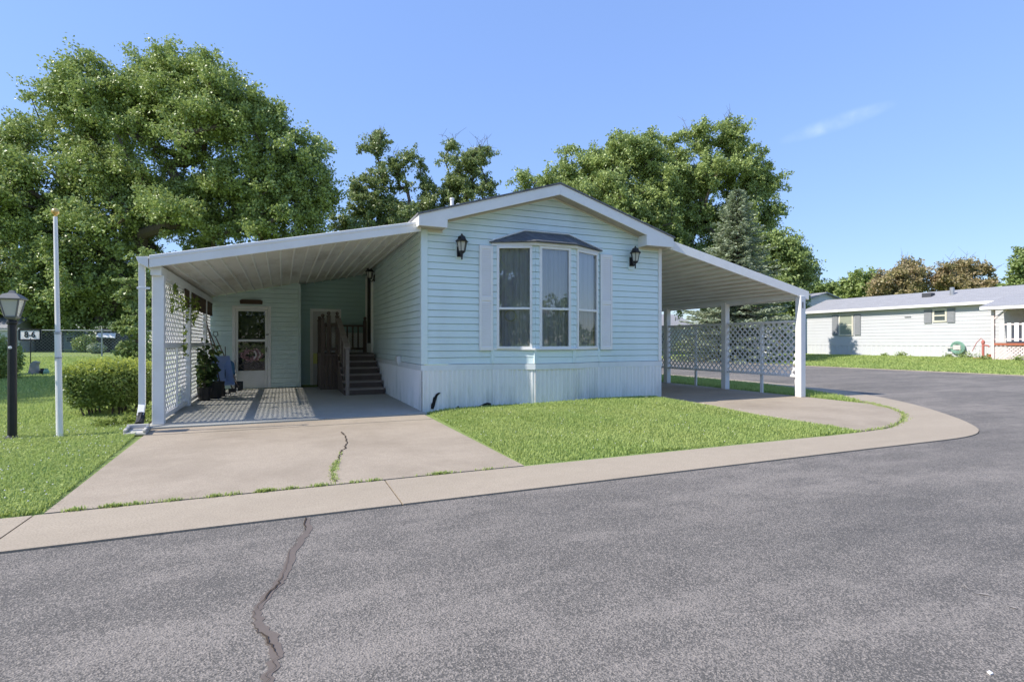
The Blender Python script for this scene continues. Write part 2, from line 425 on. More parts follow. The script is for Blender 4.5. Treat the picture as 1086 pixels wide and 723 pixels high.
OUT = [OUT[0], (6.0, 3.885)] + OUT[1:]; INN = [INN[0], (6.0, 4.612)] + INN[1:]
OUT[4] = (8.55, 4.12); OUT[5] = (9.25, 4.60)
OUT, INN = smooth_path(OUT), smooth_path(INN)
kb = MB()
xs = [-60, -13.5, -8.4, -3.9, -1.55, .80, 6.0]
for a, b in zip(xs[:-1], xs[1:]):
    kb.prism([(a + .006, 3.885, -.1), (b - .006 * (b < 5.9), 3.885, -.1), (b - .006 * (b < 5.9), 4.612, -.1), (a + .006, 4.612, -.1)], (0, 0, .1))
for i in range(1, len(OUT) - 1):
    a, b, c, d = OUT[i], OUT[i + 1], INN[i + 1], INN[i]
    kb.prism([(a[0], a[1], -.1), (b[0], b[1], -.1), (c[0], c[1], -.1), (d[0], d[1], -.1)], (0, 0, .1 + (.0 if i > 0 else 0)))
tag(kb.build('kerb', KERBM), kind='structure')
off = lambda i, p: (p[0] + .004, p[1] - .005)
sheet('street', [(-150, -7.0), (150, -7.0), (150, 4), (23.9, 4), (23.9, 160), (13.13, 160)] + [off(i, p) for i, p in enumerate(OUT[::-1])][1:-1] + [(-150, 3.878)], -.012, ASPH)
sheet('far_kerb', [(23.95, 4.0), (24.35, 4.0), (24.35, 160), (23.95, 160)], .0, KERBM, thick=.1)
sheet('opposite_kerb', [(-150, -7.5), (150, -7.5), (150, -7.05), (-150, -7.05)], .0, KERBM, thick=.1)
sheet('driveway', [(-1.50, 4.635), (2.11, 4.635), (2.11, 7.985), (-1.60, 7.985)], .002, CONC, thick=.1)
sheet('driveway_apron', [(-1.60, 8.0), (2.11, 8.0), (2.11, 8.52), (-1.62, 8.52)], .004, CONC, thick=.1)
sheet('carport_slab', [(-1.72, 8.54), (2.16, 8.54), (2.16, 15.3), (-1.72, 15.3)], .022, SLABM, thick=.1)
sheet('side_driveway', [(6.98, 4.72)] + [(x - .03, y + .03) for x, y in INN if 7.0 < x < 10.33 and y < 7] + [(10.32, 7.9), (10.32, 17.5), (6.98, 17.5)], .003, CONC, thick=.1)
grid('side_lawn', lsp(10.32, 12.34, 6), lsp(10.9, 60, 30), lambda x, y: -.012 + .03 * smooth((x - 10.32) / .5), GROUND)
sheet('verge', [(10.32, 6.7), (10.95, 7.62), (11.65, 9.02), (12.1, 10.82), (12.1, 10.9), (10.32, 10.9)], -.011, GROUND)

# sealed crack across the street
ck = [((.155, 3.86), .035), ((.15, 3.61), .04), ((.07, 3.31), .045), ((.0, 2.93), .04), ((-.065, 2.75), .038), ((-.105, 2.61), .03), ((-.085, 2.47), .036), ((-.045, 2.36), .045), ((-.015, 2.22), .042), ((-.04, 2.10), .034), ((-.05, 1.95), .04), ((.0, 1.6), .04), ((.03, 1.0), .04), ((.0, .3), .04), ((.05, -1.2), .04), ((.0, -3), .04)]
L_, R_ = [], []
pts = []
for (p, w0), (q, w1) in zip(ck[:-1], ck[1:]):
    for k in range(8):
        t = k / 8; pts.append((p[0] + (q[0] - p[0]) * t + rnd.gauss(0, .006), p[1] + (q[1] - p[1]) * t, w0 + (w1 - w0) * t))
V, F = [], []
for i, (x, y, ww) in enumerate(pts):
    a, b = ww * rnd.uniform(.42, .66), ww * rnd.uniform(.42, .66)
    V += [(x - a, y, -.010), (x + b, y, -.010)]
    if i: F.append((2 * i - 2, 2 * i - 1, 2 * i + 1, 2 * i))
tag(link('street_crack_filler', np_mesh('street_crack_filler', V, F), SEAL), kind='structure')
V, F = [], []
for i, (x, y, ww) in enumerate(pts):
    g = .005 * max(0, math.sin(i * .23 + 1)) + .0012; s = -ww * (.25 + .35 * math.sin(i * .16))
    V += [(x + s - g, y, -.006), (x + s + g * .4, y, -.006)]
    if i: F.append((2 * i - 2, 2 * i - 1, 2 * i + 1, 2 * i))
tag(link('street_crack', np_mesh('street_crack', V, F), SOIL), kind='structure')
V, F = [], []
for i, t in enumerate(np.linspace(0, 1, 24)):
    px, py = 1022 + 56 * t, 617 + 24 * t ** .8 + 2 * math.sin(t * 9); dd = CAMH * FPX / (py - 363); q = at(px, py, dd); g = rnd.uniform(.004, .010)
    V += [(q.x - g * .4, q.y - g, -.008), (q.x + g * .4, q.y + g, -.008)]
    if i: F.append((2 * i - 2, 2 * i - 1, 2 * i + 1, 2 * i))
tag(link('street_scratch', np_mesh('street_scratch', V, F), paint('pale_scraped_asphalt', (.34, .30, .26, 1), .9)), kind='structure')
ckd = [(.71, 7.3), (.71, 7.0), (.70, 6.7), (.69, 6.46), (.63, 6.15), (.57, 5.93), (.53, 5.7), (.49, 5.48), (.41, 5.1), (.40, 4.68)]
V, F = [], []; k = 0
for (p, q) in zip(ckd[:-1], ckd[1:]):
    for j in range(8):
        t = j / 8; x = p[0] + (q[0] - p[0]) * t + rnd.gauss(0, .009); y = p[1] + (q[1] - p[1]) * t
        g = rnd.uniform(.004, .010); V += [(x - g, y, .006), (x + g, y, .006)]
        if k: F.append((2 * k - 2, 2 * k - 1, 2 * k + 1, 2 * k))
        k += 1
tag(link('driveway_crack', np_mesh('driveway_crack', V, F), SOIL), kind='structure')

# ------------------------------------------------------------------ grass
def blades(name, P, h, wd, m, seed, lean=.45):
    r = np.random.default_rng(seed); P = np.asarray(P); n = len(P)
    az = r.uniform(0, 2 * np.pi, n); hh = (h if hasattr(h, '__len__') else np.full(n, h)) * r.uniform(.5, 1.35, n)
    ww = (wd if hasattr(wd, '__len__') else np.full(n, wd)) * r.uniform(.7, 1.3, n)
    dx, dy = np.cos(az), np.sin(az); le = r.uniform(.1, 1, n) * lean
    side = np.stack([-dy, dx, np.zeros(n)], 1) * ww[:, None] * .5
    out = np.stack([dx, dy, np.zeros(n)], 1)
    up = np.array([0, 0, 1.0])
    mid = P + out * (hh * le * .35)[:, None] + up * (hh * .6)[:, None]
    tip = P + out * (hh * le * 1.1)[:, None] + up * (hh * (1 - .35 * le))[:, None]
    V = np.concatenate([P - side, P + side, mid + side * .75, mid - side * .75, tip + side * .12, tip - side * .12])
    i = np.arange(n)
    F = np.concatenate([np.stack([i, i + n, i + 2 * n, i + 3 * n], 1), np.stack([i + 3 * n, i + 2 * n, i + 4 * n, i + 5 * n], 1)])
    return tag(link(name, np_mesh(name, V, F), m), kind='stuff')
def inpoly(x, y, poly):
    x, y = np.asarray(x), np.asarray(y); ins = np.zeros(len(x), bool); n = len(poly)
    for i in range(n):
        x1, y1 = poly[i]; x2, y2 = poly[(i + 1) % n]
        c = ((y1 > y) != (y2 > y)) & (x < (x2 - x1) * (y - y1) / (y2 - y1 + 1e-12) + x1); ins ^= c
    return ins
def scatter(poly, n, seed, hf):
    r = np.random.default_rng(seed); p = np.array(poly)
    x = r.uniform(p[:, 0].min(), p[:, 0].max(), n); y = r.uniform(p[:, 1].min(), p[:, 1].max(), n)
    k = inpoly(x, y, poly); x, y = x[k], y[k]
    return np.array([(a, b, hf(a, b)) for a, b in zip(x, y)])
fl = [(2.13, 4.66), (6.86 + .1, 4.66), (6.96, 8.5), (5.6, 8.42), (4.84, 8.40), (4.1, 8.40), (3.3, 8.7), (2.2, 8.72)]
P = scatter(fl, 120000, 1, front_h)
q = np.sin(P[:, 0] * 2.1) * np.cos(P[:, 1] * 2.7) + np.sin(P[:, 0] * 5 + P[:, 1] * 3) * .5
edge = np.minimum(np.minimum(P[:, 1] - 4.6, P[:, 0] - 2.05), .4) / .4
blades('front_grass', P, (.044 + .012 * q) * (.7 + .3 * edge), .0085, GRASSM, 2, .85)
ll = [(-6.4, 4.64), (-1.53, 4.66), (-1.72, 8.5), (-1.8, 9.5), (-6.9, 9.5)]
P = scatter(ll, 190000, 3, H); q = np.sin(P[:, 0] * 2.3 + 1) * np.cos(P[:, 1] * 2.0)
blades('yard_grass', P, .044 + .012 * q, .0085, GRASSM, 4, .9)
l2 = [(-6.9, 9.5), (-1.75, 9.5), (-1.75, 15), (-9.5, 15)]
blades('back_yard_grass', scatter(l2, 100000, 5, H), .055, .013, GRASSM, 6, .9)
l3 = [(-9.5, 15), (-2, 15), (-4, 34), (-20, 34)]
blades('distant_yard_grass', scatter(l3, 130000, 7, H), .06, .028, GRASSM, 8, .9)
sv = [(10.34, 6.85), (10.95, 7.72), (11.65, 9.1), (12.1, 10.9), (12.3, 13), (12.3, 22), (10.34, 22)]
blades('verge_grass', scatter(sv, 70000, 9, lambda x, y: -.01), .075, .012, GRASSM, 10)
r3 = [(24.45, 5), (34, 4), (34.4, 27), (31, 34), (24.45, 34)]
blades('neighbour_grass', scatter(r3, 110000, 11, H), .07, .035, GRASSM, 12, .9)
# weeds in the concrete joints
wp = []
wr = np.random.default_rng(21)
def weed_line(pts, n, spread, z=.0):
    for (a, b) in zip(pts[:-1], pts[1:]):
        m = int(n * math.hypot(b[0] - a[0], b[1] - a[1])); t = wr.uniform(0, 1, m)
        for tt in t: wp.append((a[0] + (b[0] - a[0]) * tt + wr.normal(0, spread), a[1] + (b[1] - a[1]) * tt + wr.normal(0, spread), z))
def weed_tuft(x, y, n, sp):
    for _ in range(n): wp.append((x + wr.normal(0, sp), y + wr.normal(0, sp * .35), 0))
weed_line([(-1.2, 4.63), (.6, 4.63)], 60, .008); weed_line([(.9, 4.63), (2.0, 4.63)], 30, .006)
for x, n in ((-1.33, 110), (-1.12, 160), (-.98, 60), (-.75, 60), (-.48, 70), (-.35, 50), (-.13, 220), (.05, 60), (.27, 90), (.55, 40), (.72, 60), (1.27, 120), (1.35, 50), (1.75, 30)): weed_tuft(x, 4.63, n, .035)
weed_line([(.50, 5.5), (.47, 5.35), (.42, 5.1)], 450, .018); weed_line([(.42, 5.1), (.40, 4.7)], 250, .018); weed_line([(.57, 5.93), (.50, 5.5)], 60, .01)
weed_line([(6.7, 4.66), (7.6, 4.72)], 250, .03); weed_line([(7.6, 4.72), (8.3, 4.95), (8.9, 5.25), (9.47, 5.62), (9.95, 6.1), (10.3, 6.62)], 230, .028)
weed_line([(9.95, 6.1), (10.3, 6.62), (10.6, 7.0)], 300, .06)
weed_tuft(9.55, 3.55, 60, .06); weed_tuft(9.75, 3.62, 25, .05)
blades('joint_weeds', wp, .026, .007, GRASSM, 22, .9)
# clover heads in the grass
cr = np.random.default_rng(31)
P = np.concatenate([scatter(ll, 700, 32, H), scatter([(-4.2, 4.66), (-1.7, 4.66), (-2.3, 6.2), (-4, 6.2)]  , 450, 33, H), scatter(fl, 130, 34, front_h)])
P[:, 2] += cr.uniform(.04, .075, len(P)); s = .0065
oc = np.array([(1, 0, 0), (0, 1, 0), (-1, 0, 0), (0, -1, 0), (0, 0, 1), (0, 0, -1)]) * s
V = (P[:, None, :] + oc[None]).reshape(-1, 3); b = np.arange(len(P))[:, None] * 6
F = np.concatenate([b + np.array(t)[None] for t in ((0, 1, 4), (1, 2, 4), (2, 3, 4), (3, 0, 4), (1, 0, 5), (2, 1, 5), (3, 2, 5), (0, 3, 5))])
tag(link('clover_flowers', np_mesh('clover_flowers', V, F), CLOVER), kind='stuff')
# low leafy weeds among the grass
def leafcloud(P, size, seed, upb=.8, fold=.18, asp=.62):
    r = np.random.default_rng(seed); n = len(P)
    nr = r.normal(0, .6, (n, 3)); nr[:, 2] += upb; nr /= np.linalg.norm(nr, axis=1)[:, None]
    t = r.normal(0, 1, (n, 3)); t -= nr * (t * nr).sum(1)[:, None]; t /= np.linalg.norm(t, axis=1)[:, None]
    b = np.cross(nr, t); L = (size * r.uniform(.6, 1.35, n))[:, None]
    V = np.stack([P - t * L * .5, P + b * L * asp * .5 + nr * L * fold, P + t * L * .5, P - b * L * asp * .5 + nr * L * fold], 1).reshape(-1, 3)
    return V, np.arange(4 * n).reshape(n, 4)
P = scatter(ll, 14000, 41, H); P[:, 2] += np.random.default_rng(1).uniform(.015, .055, len(P))
V, F = leafcloud(P, .022, 42); tag(link('clover_leaves', np_mesh('clover_leaves', V, F), GRASSM), kind='stuff')
# ------------------------------------------------------------------ building helpers
RIBM = paint('white_ceiling_rib', (.80, .79, .74, 1), .5, (.5, .45, .35, 1), .3, 3, (1, .4, 1))
def siding(mb, p0, p1, z0, z1, course=.115, ztop=None, holes=(), out=.015, base=.0):
    """lapped boards on the wall from p0 to p1 (left to right as seen from outside)"""
    p0, p1 = Vector((p0[0], p0[1], 0)), Vector((p1[0], p1[1], 0)); L = (p1 - p0).length; d = (p1 - p0) / L; n = Vector((d.y, -d.x, 0))
    def rng(z):
        if not ztop: return 0, L
        ss = [L * i / 400 for i in range(401)]; ok = [s for s in ss if ztop(s) >= z]
        return (ok[0], ok[-1]) if ok else None
    z = z0; pt = lambda s, zz, o: p0 + d * s + n * (o + base) + Vector((0, 0, zz))
    while z < z1 - 1e-4:
        zt = min(z + course, z1); a = rng(z); b = rng(zt)
        if a is None: break
        if b is None: b = ((a[0] + a[1]) / 2,) * 2
        segs = [(a[0], a[1], b[0], b[1])]
        for (h0, h1, ha, hb) in holes:
            if z + course / 2 > ha and z + course / 2 < hb:
                ns = []
                for (x0, x1, y0, y1) in segs:
                    if x0 < h0: ns.append((x0, min(x1, h0), y0, min(y1, h0)))
                    if x1 > h1: ns.append((max(x0, h1), x1, max(y0, h1), y1))
                segs = ns
        for (x0, x1, y0, y1) in segs:
            if x1 - x0 < 1e-3: continue
            g = 1 - .085; a0, a1, zg = x0 + (y0 - x0) * g, x1 + (y1 - x1) * g, z + (zt - z) * g; w_ = -out * 1.6
            mb.poly([pt(x0, z, out), pt(x1, z, out), pt(a1, zg, .004), pt(a0, zg, .004)])       # face of the board
            mb.poly([pt(a0, zg, .004), pt(a1, zg, .004), pt(a1, zg, w_), pt(a0, zg, w_)])       # lock groove under the next board
            mb.poly([pt(a0, zg, w_), pt(a1, zg, w_), pt(y1, zt, w_), pt(y0, zt, w_)])
            mb.poly([pt(x0, z, w_), pt(x1, z, w_), pt(x1, z, out), pt(x0, z, out)])
        z += course
    return mb

def ribbed(mb, p0, p1, z0, z1, period=.085, depth=.012, z1f=None):
    p0, p1 = Vector((p0[0], p0[1], 0)), Vector((p1[0], p1[1], 0)); L = (p1 - p0).length; d = (p1 - p0) / L; n = Vector((d.y, -d.x, 0))
    ss = []; s = 0
    while s < L:
        for f, o in ((0, depth), (.36, depth), (.46, 0), (.60, 0), (.64, depth * .6), (.70, depth * .6), (.74, 0), (.90, 0)):
            if s + f * period < L: ss.append((s + f * period, o))
        s += period
    ss.append((L, depth))
    for (a, oa), (b, ob) in zip(ss[:-1], ss[1:]):
        A, B = p0 + d * a + n * oa, p0 + d * b + n * ob
        mb.poly([A + Vector((0, 0, z0)), B + Vector((0, 0, z0)), B + Vector((0, 0, z1)), A + Vector((0, 0, z1))])
    return mb

def lattice(mb, o, u, v, lu, lv, pitch=.105, w=.036, t=.007, skip=None):
    """diagonal strips over the rectangle o + [0,lu]u + [0,lv]v"""
    o, u, v = Vector(o), Vector(u).normalized(), Vector(v).normalized(); nn = u.cross(v)
    for sgn in (1, -1):
        k = -lv if sgn == 1 else 0
        end = lu if sgn == 1 else lu + lv
        k += pitch * .37
        while k < end:
            pts = []
            for y in (0, lv):
                x = k + y if sgn == 1 else k - y
                if 0 <= x <= lu: pts.append((x, y))
            for x in (0, lu):
                y = x - k if sgn == 1 else k - x
                if 0 < y < lv: pts.append((x, y))
            if len(pts) >= 2:
                a, b = pts[0], pts[-1]
                if math.hypot(a[0] - b[0], a[1] - b[1]) > .03:
                    off = nn * (t / 2 + .0005) * sgn
                    mb.beam(o + u * a[0] + v * a[1] + off, o + u * b[0] + v * b[1] + off, w, t, nn)
            k += pitch * 1.0
    return mb

# ------------------------------------------------------------------ the pale blue home
home = thing('mobile_home', 'pale blue single-storey mobile home with a gable front, bay window and white skirting', 'mobile home', loc=(4.6, 8.82, 0))
HX0, HX1, HY0, HY1 = 2.16, 7.05, 8.82, 24.0
def hb(mb, name, m, parent=home, **k):
    """build in world coordinates, then hang under the thing"""
    o = mb.build(name, m, parent, **k)
    off = Vector((0, 0, 0)); p = parent
    while p: off += p.location; p = p.parent
    for vtx in o.data.vertices: vtx.co -= off
    return o
RIDGE, EAVE = 4.02, 3.24
def gz(x): return EAVE + (RIDGE - EAVE) * (1 - abs(x - 4.6) / 2.56)
mb = MB(); siding(mb, (HX0, HY0), (HX1, HY0), .80, 4.0, ztop=lambda s: gz(HX0 + s) - .07, holes=[(1.27, 3.41, .98, 2.93)])
hb(mb, 'front_wall', SIDING)
mb = MB(); siding(mb, (HX0, HY1), (HX0, HY0), .80, 3.16, holes=[(HY1 - 15.10, HY1 - 14.18, .85, 2.98)]); mb.poly([(2.195, 8.86, .5), (2.195, 24, .5), (2.195, 24, 3.2), (2.195, 8.86, 3.2)]); hb(mb, 'side_wall', SIDING)
mb = MB(); mb.poly([(7.015, 8.86, .5), (7.015, 24, .5), (7.015, 24, 3.2), (7.015, 8.86, 3.2)]); siding(mb, (HX1, HY0), (HX1, HY1), .80, 3.16); hb(mb, 'side_wall', SIDING)
mb = MB(); siding(mb, (HX1, HY1), (HX0, HY1), .80, 4.0, ztop=lambda s: gz(HX1 - s) - .07); hb(mb, 'rear_wall', SIDING)
mb = MB(); mb.box(3.33, 8.86, .97, 5.66, 8.87, .98)
for q in ([(3.3, 8.84, .95), (3.3, 10.6, .95), (3.3, 10.6, 2.98), (3.3, 8.84, 2.98)], [(5.7, 8.84, .95), (5.7, 10.6, .95), (5.7, 10.6, 2.98), (5.7, 8.84, 2.98)],
          [(3.3, 10.6, .95), (5.7, 10.6, .95), (5.7, 10.6, 2.98), (3.3, 10.6, 2.98)], [(3.3, 8.84, .95), (5.7, 8.84, .95), (5.7, 10.6, .95), (3.3, 10.6, .95)], [(3.3, 8.84, 2.98), (5.7, 8.84, 2.98), (5.7, 10.6, 2.98), (3.3, 10.6, 2.98)]): mb.poly(q)
hb(mb, 'room', ROOMM)
# corner posts, belly board
mb = MB(); mb.box(2.125, 8.79, .80, 2.235, 8.90, 3.06); hb(mb, 'corner_trim', SIDING, bevel=.006)
mb = MB(); mb.box(6.995, 8.79, .80, 7.075, 8.87, 3.10); hb(mb, 'corner_trim', WHITE, bevel=.006)
BAY = [(3.40, 8.80), (4.08, 8.48), (4.85, 8.48), (5.58, 8.80)]
OB = lambda o: [(3.40 - o * .4, 8.80), (4.08 - o * .45, 8.48 - o), (4.85 + o * .45, 8.48 - o), (5.58 + o * .4, 8.80)]
mb = MB()
mb.prism([(2.12, 8.785, .695), (3.40, 8.785, .695), (3.40, 8.82, .695), (2.12, 8.82, .695)], (0, 0, .098))
mb.prism([(5.58, 8.785, .695), (7.08, 8.785, .695), (7.08, 8.82, .695), (5.58, 8.82, .695)], (0, 0, .098))
bo = OB(.028)
for a, b in zip(bo[:-1], bo[1:]):
    mb.prism([(a[0], a[1], .695), (b[0], b[1], .695), (b[0], b[1] + .045, .695), (a[0], a[1] + .045, .695)], (0, 0, .098))
mb.prism([(2.125, 8.80, .697), (2.155, 8.80, .697), (2.155, 24, .697), (2.125, 24, .697)], (0, 0, .094))
hb(mb, 'belly_board', paint('pale_belly_board', (.76, .80, .81, 1), .5, (.45, .45, .4, 1), .25, 3))
mb = MB(); ribbed(mb, (2.14, 8.795), (3.41, 8.795), -.05, .697); ribbed(mb, (5.57, 8.795), (7.06, 8.795), -.05, .697)
for a, b in zip(BAY[:-1], BAY[1:]): ribbed(mb, a, b, -.05, .697)
ribbed(mb, (2.14, 24), (2.14, 8.795), -.05, .697); ribbed(mb, (7.06, 8.795), (7.06, 24), -.05, .697)
hb(mb, 'skirting', SKIRT)
# torn strip in the skirting near the corner, and nibbled bottom edge
mb = MB()
T = [(2.285, .06), (2.33, .05), (2.355, .12), (2.375, .20), (2.40, .27), (2.455, .325), (2.41, .325), (2.37, .30), (2.345, .255), (2.325, .25), (2.31, .17), (2.29, .13)]
mb.prism([(x, 8.776, z) for x, z in T], (0, .006, 0))
T = [(2.50, -.02), (2.72, .045), (2.76, .09), (2.79, .05), (2.95, .055), (3.1, .05), (3.25, .11), (3.30, .12), (3.36, .105), (3.385, -.02)]
mb.prism([(x, 8.776, z) for x, z in T], (0, .006, 0))
hb(mb, 'torn_gap', paint('black_gap', (.012, .013, .014, 1), .9))
# bay window
for (a, b) in zip(BAY[:-1], BAY[1:]):
    mb = MB(); siding(mb, a, b, .80, 1.03, out=.010); hb(mb, 'bay_wall', SIDING)
for x, y in BAY:
    mb = MB(); mb.box(x - .028, y - .022, .80, x + .028, y + .02, 1.03); hb(mb, 'bay_corner_trim', SIDING, bevel=.004)
WZ0, WZ1 = 1.10, 2.82
def facet(a, b, lo, hi, ped):
    a, b = Vector((a[0], a[1], 0)), Vector((b[0], b[1], 0)); L = (b - a).length; d = (b - a) / L; n = Vector((d.y, -d.x, 0))
    def quad(s0, s1, z0, z1, o0, o1, m):
        p = [a + d * s0 + n * o0, a + d * s1 + n * o0, a + d * s1 + n * o1, a + d * s0 + n * o1]
        m.prism([q + Vector((0, 0, z0)) for q in p], (0, 0, z1 - z0))
    f = MB(); e = .045
    quad(lo, hi, WZ1, WZ1 + e, -.02, .035, f); quad(lo, hi, WZ0 - e, WZ0, -.02, .038, f)
    quad(lo, lo + e, WZ0, WZ1, -.02, .035, f); quad(hi - e, hi, WZ0, WZ1, -.02, .035, f)
    quad(lo + e, hi - e, 1.745, 1.785, -.01, .03, f)
    win = hb(f, 'window', WHITE, bevel=.004)
    p0, p1 = a + d * (lo + e - .005) + n * .006, a + d * (hi - e + .005) + n * .006
    for z0, z1, gm in ((WZ0, 1.75, GLASSS), (1.78, WZ1, GLASS)):
        p = MB(); p.poly([p0 + Vector((0, 0, z0)), p1 + Vector((0, 0, z0)), p1 + Vector((0, 0, z1)), p0 + Vector((0, 0, z1))])
        pane = p.build('pane', gm, win)
        for v in pane.data.vertices: v.co -= home.location
    # curtain with folds behind the glass
    N = 70; V = []; ph = rnd.uniform(0, 6)
    for z in (WZ0 - .03, 1.6, 2.2, WZ1 + .03):
        for i in range(N + 1):
            s = lo + (hi - lo) * i / N; amp = .014 if z > 2.5 else .02
            o = -.075 + amp * math.sin(i * .62 + ph) + .008 * math.sin(i * 1.7 + ph * 2 + z) + .008 * math.sin(i * .23)
            q = a + d * s + n * o; V.append((q.x, q.y, z))
    F = [(j * (N + 1) + i, j * (N + 1) + i + 1, (j + 1) * (N + 1) + i + 1, (j + 1) * (N + 1) + i) for j in range(3) for i in range(N)]
    me = np_mesh('curtain', np.array(V) - np.array(home.location), F); me.polygons.foreach_set('use_smooth', [True] * len(F))
    cu = link('curtain', me, SHEER, win)
    # siding strips and mullions each side of the sash
    for s0, s1 in ((0, lo), (hi, L)):
        if s1 - s0 > .01:
            s = MB(); siding(s, tuple(a + d * s0)[:2], tuple(a + d * s1)[:2], 1.03, 2.88, out=.012); quad(s0, s1, WZ0 - .08, WZ1 + .06, -.05, -.021, s); hb(s, 'bay_mullion', SIDING)
    return win
w1 = facet(BAY[0], BAY[1], .075, .70, .06); w2 = facet(BAY[1], BAY[2], .075, .70, .06); w3 = facet(BAY[2], BAY[3], .075, .735, .06)
mb = MB()
bs = OB(.05)
mb.prism([(x, y, 1.035) for x, y in bs], (0, 0, .032)); hb(mb, 'bay_sill', WHITE, bevel=.004)
mb = MB(); mb.prism([(x, y, 2.868) for x, y in OB(.055)], (0, 0, .05)); hb(mb, 'bay_head', WHITE, bevel=.004)
mb = MB()
er = [(3.34, 8.80, 2.925), (4.05, 8.375, 2.925), (4.88, 8.375, 2.925), (5.66, 8.80, 2.925)]
tp = [(4.02, 8.80, 3.17), (4.92, 8.80, 3.17)]
mb.poly([er[0], er[1], tp[0]]); mb.poly([er[1], er[2], tp[1], tp[0]]); mb.poly([er[2], er[3], tp[1]]); mb.poly(er[::-1])
mb.prism([(3.335, 8.79, 2.92), (4.046, 8.365, 2.92), (4.884, 8.365, 2.92), (5.665, 8.79, 2.92)], (0, 0, .018))
bayr = hb(mb, 'bay_roof', SHINGD)
mb = MB(); mb.tube([(3.335, 8.797, 2.945), (4.02, 8.79, 3.19), (4.92, 8.79, 3.19), (5.665, 8.797, 2.945)], .014, 6); hb(mb, 'bay_flashing', WHITE)
# hoop ornament in the left pane
ring = [(3.40 + .29 + .088 * math.cos(t), 8.80 - .137 - .041 * math.cos(t) - .0, 1.64 + .095 * math.sin(t)) for t in np.linspace(0, 2 * math.pi, 33)]
mb = MB(); mb.tube([(x + .0, y + .025, z) for x, y, z in ring], .008, 6); o = mb.build('hoop_ornament', paint('yellow_hoop', (.72, .72, .40, 1), .6), w1)
for v in o.data.vertices: v.co -= home.location
# shutters
def shutter(x0, x1):
    m = MB(); m.box(x0, 8.772, 1.03, x0 + .04, 8.802, 2.86); m.box(x1 - .04, 8.772, 1.03, x1, 8.802, 2.86)
    for z0, z1 in ((1.03, 1.09), (1.90, 1.97), (2.80, 2.86)): m.box(x0 + .04, 8.772, z0, x1 - .04, 8.802, z1)
    z = 1.09
    while z < 2.80:
        if not (1.88 < z < 1.96): m.prism([(x0 + .04, 8.774, z), (x1 - .04, 8.774, z), (x1 - .04, 8.783, z + .030), (x0 + .04, 8.783, z + .030)], (0, .004, .002))
        z += .038
    m.box(x0 + .03, 8.787, 1.04, x1 - .03, 8.803, 2.85)
    return hb(m, 'shutter', SHUT)
shutter(3.15, 3.40); shutter(5.615, 5.88)
# roof
mb = MB(); RX0, RX1, RY0, RY1 = 2.02, 7.15, 8.52, 24.3
for (xa, xb) in ((RX0 - .02, 4.6), (4.6, RX1 + .02)):
    za, zb = gz(xa), gz(xb)
    mb.prism([(xa, RY0 - .02, za), (xb, RY0 - .02, zb), (xb, RY0 - .02, zb + .028), (xa, RY0 - .02, za + .028)], (0, RY1 - RY0 + .04, 0))
roof = hb(mb, 'roof', SHING)
mb = MB()
for s in (-1, 1):
    e = RX0 if s < 0 else RX1
    xi = 2.50 if s < 0 else 6.50; zb = 3.055
    for y in (RY0, RY1 - .025):
        mb.prism([(e, y, gz(e)), (4.6, y, RIDGE - .002), (4.6, y, RIDGE - .19), (xi, y, gz(xi) - .19), (xi, y, zb), (e, y, zb)], (0, .025, 0))
    # eave fascia along the length, return box sides
    mb.prism([(e, RY0 + .025, zb), (e - s * .02, RY0 + .025, zb), (e - s * .02, RY0 + .025, gz(e - s * .02) - .002), (e, RY0 + .025, gz(e) - .002)], (0, RY1 - RY0 - .05, 0))
    mb.prism([(xi, RY0 + .025, zb), (xi + s * .02, RY0 + .025, zb), (xi + s * .02, RY0 + .025, gz(xi) - .175), (xi, RY0 + .025, gz(xi) - .175)], (0, .27, 0))
hb(mb, 'fascia', WHITE, bevel=.004)
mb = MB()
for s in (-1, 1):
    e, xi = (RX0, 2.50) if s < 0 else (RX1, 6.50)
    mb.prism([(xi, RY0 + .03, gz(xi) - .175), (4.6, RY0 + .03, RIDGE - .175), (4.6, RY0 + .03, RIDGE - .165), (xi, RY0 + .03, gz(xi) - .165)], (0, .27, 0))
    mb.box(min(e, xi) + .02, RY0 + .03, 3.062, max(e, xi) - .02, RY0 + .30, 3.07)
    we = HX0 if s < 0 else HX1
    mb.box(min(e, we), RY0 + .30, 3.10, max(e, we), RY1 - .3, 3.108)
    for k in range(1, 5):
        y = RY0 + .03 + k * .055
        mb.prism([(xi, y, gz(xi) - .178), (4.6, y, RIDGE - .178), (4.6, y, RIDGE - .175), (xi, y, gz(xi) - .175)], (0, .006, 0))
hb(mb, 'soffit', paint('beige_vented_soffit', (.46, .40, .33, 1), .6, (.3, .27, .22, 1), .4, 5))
mb = MB()
for s in (-1, 1):
    xi = 2.50 if s < 0 else 6.50
    mb.prism([(xi, 8.788, gz(xi) - .20), (4.6, 8.788, RIDGE - .20), (4.6, 8.788, RIDGE - .155), (xi, 8.788, gz(xi) - .155)], (0, .03, 0))
mb.box(2.235, 8.788, 3.02, 2.49, 8.815, 3.06); mb.box(6.5, 8.788, 3.02, 7.0, 8.815, 3.06)
hb(mb, 'frieze_trim', paint('cream_trim', (.70, .68, .58, 1), .5, (.5, .45, .35, 1), .3, 4))
mb = MB(); mb.tube([(3.02, 10.0, 3.4), (3.02, 10.0, 3.93)], .035, 10); mb.lathe([(.035, 0), (.045, .01), (.045, .04), (.02, .05)], 12, (3.02, 10.0, 3.92)); hb(mb, 'vent_pipe', WHITE, roof)
mb = MB(); mb.lathe([(.04, -.15), (.04, .14), (.07, .15), (.075, .24), (.04, .28), (.0, .285)], 12, (3.17, 10.05, 3.60)); hb(mb, 'roof_vent', WHITE, roof)
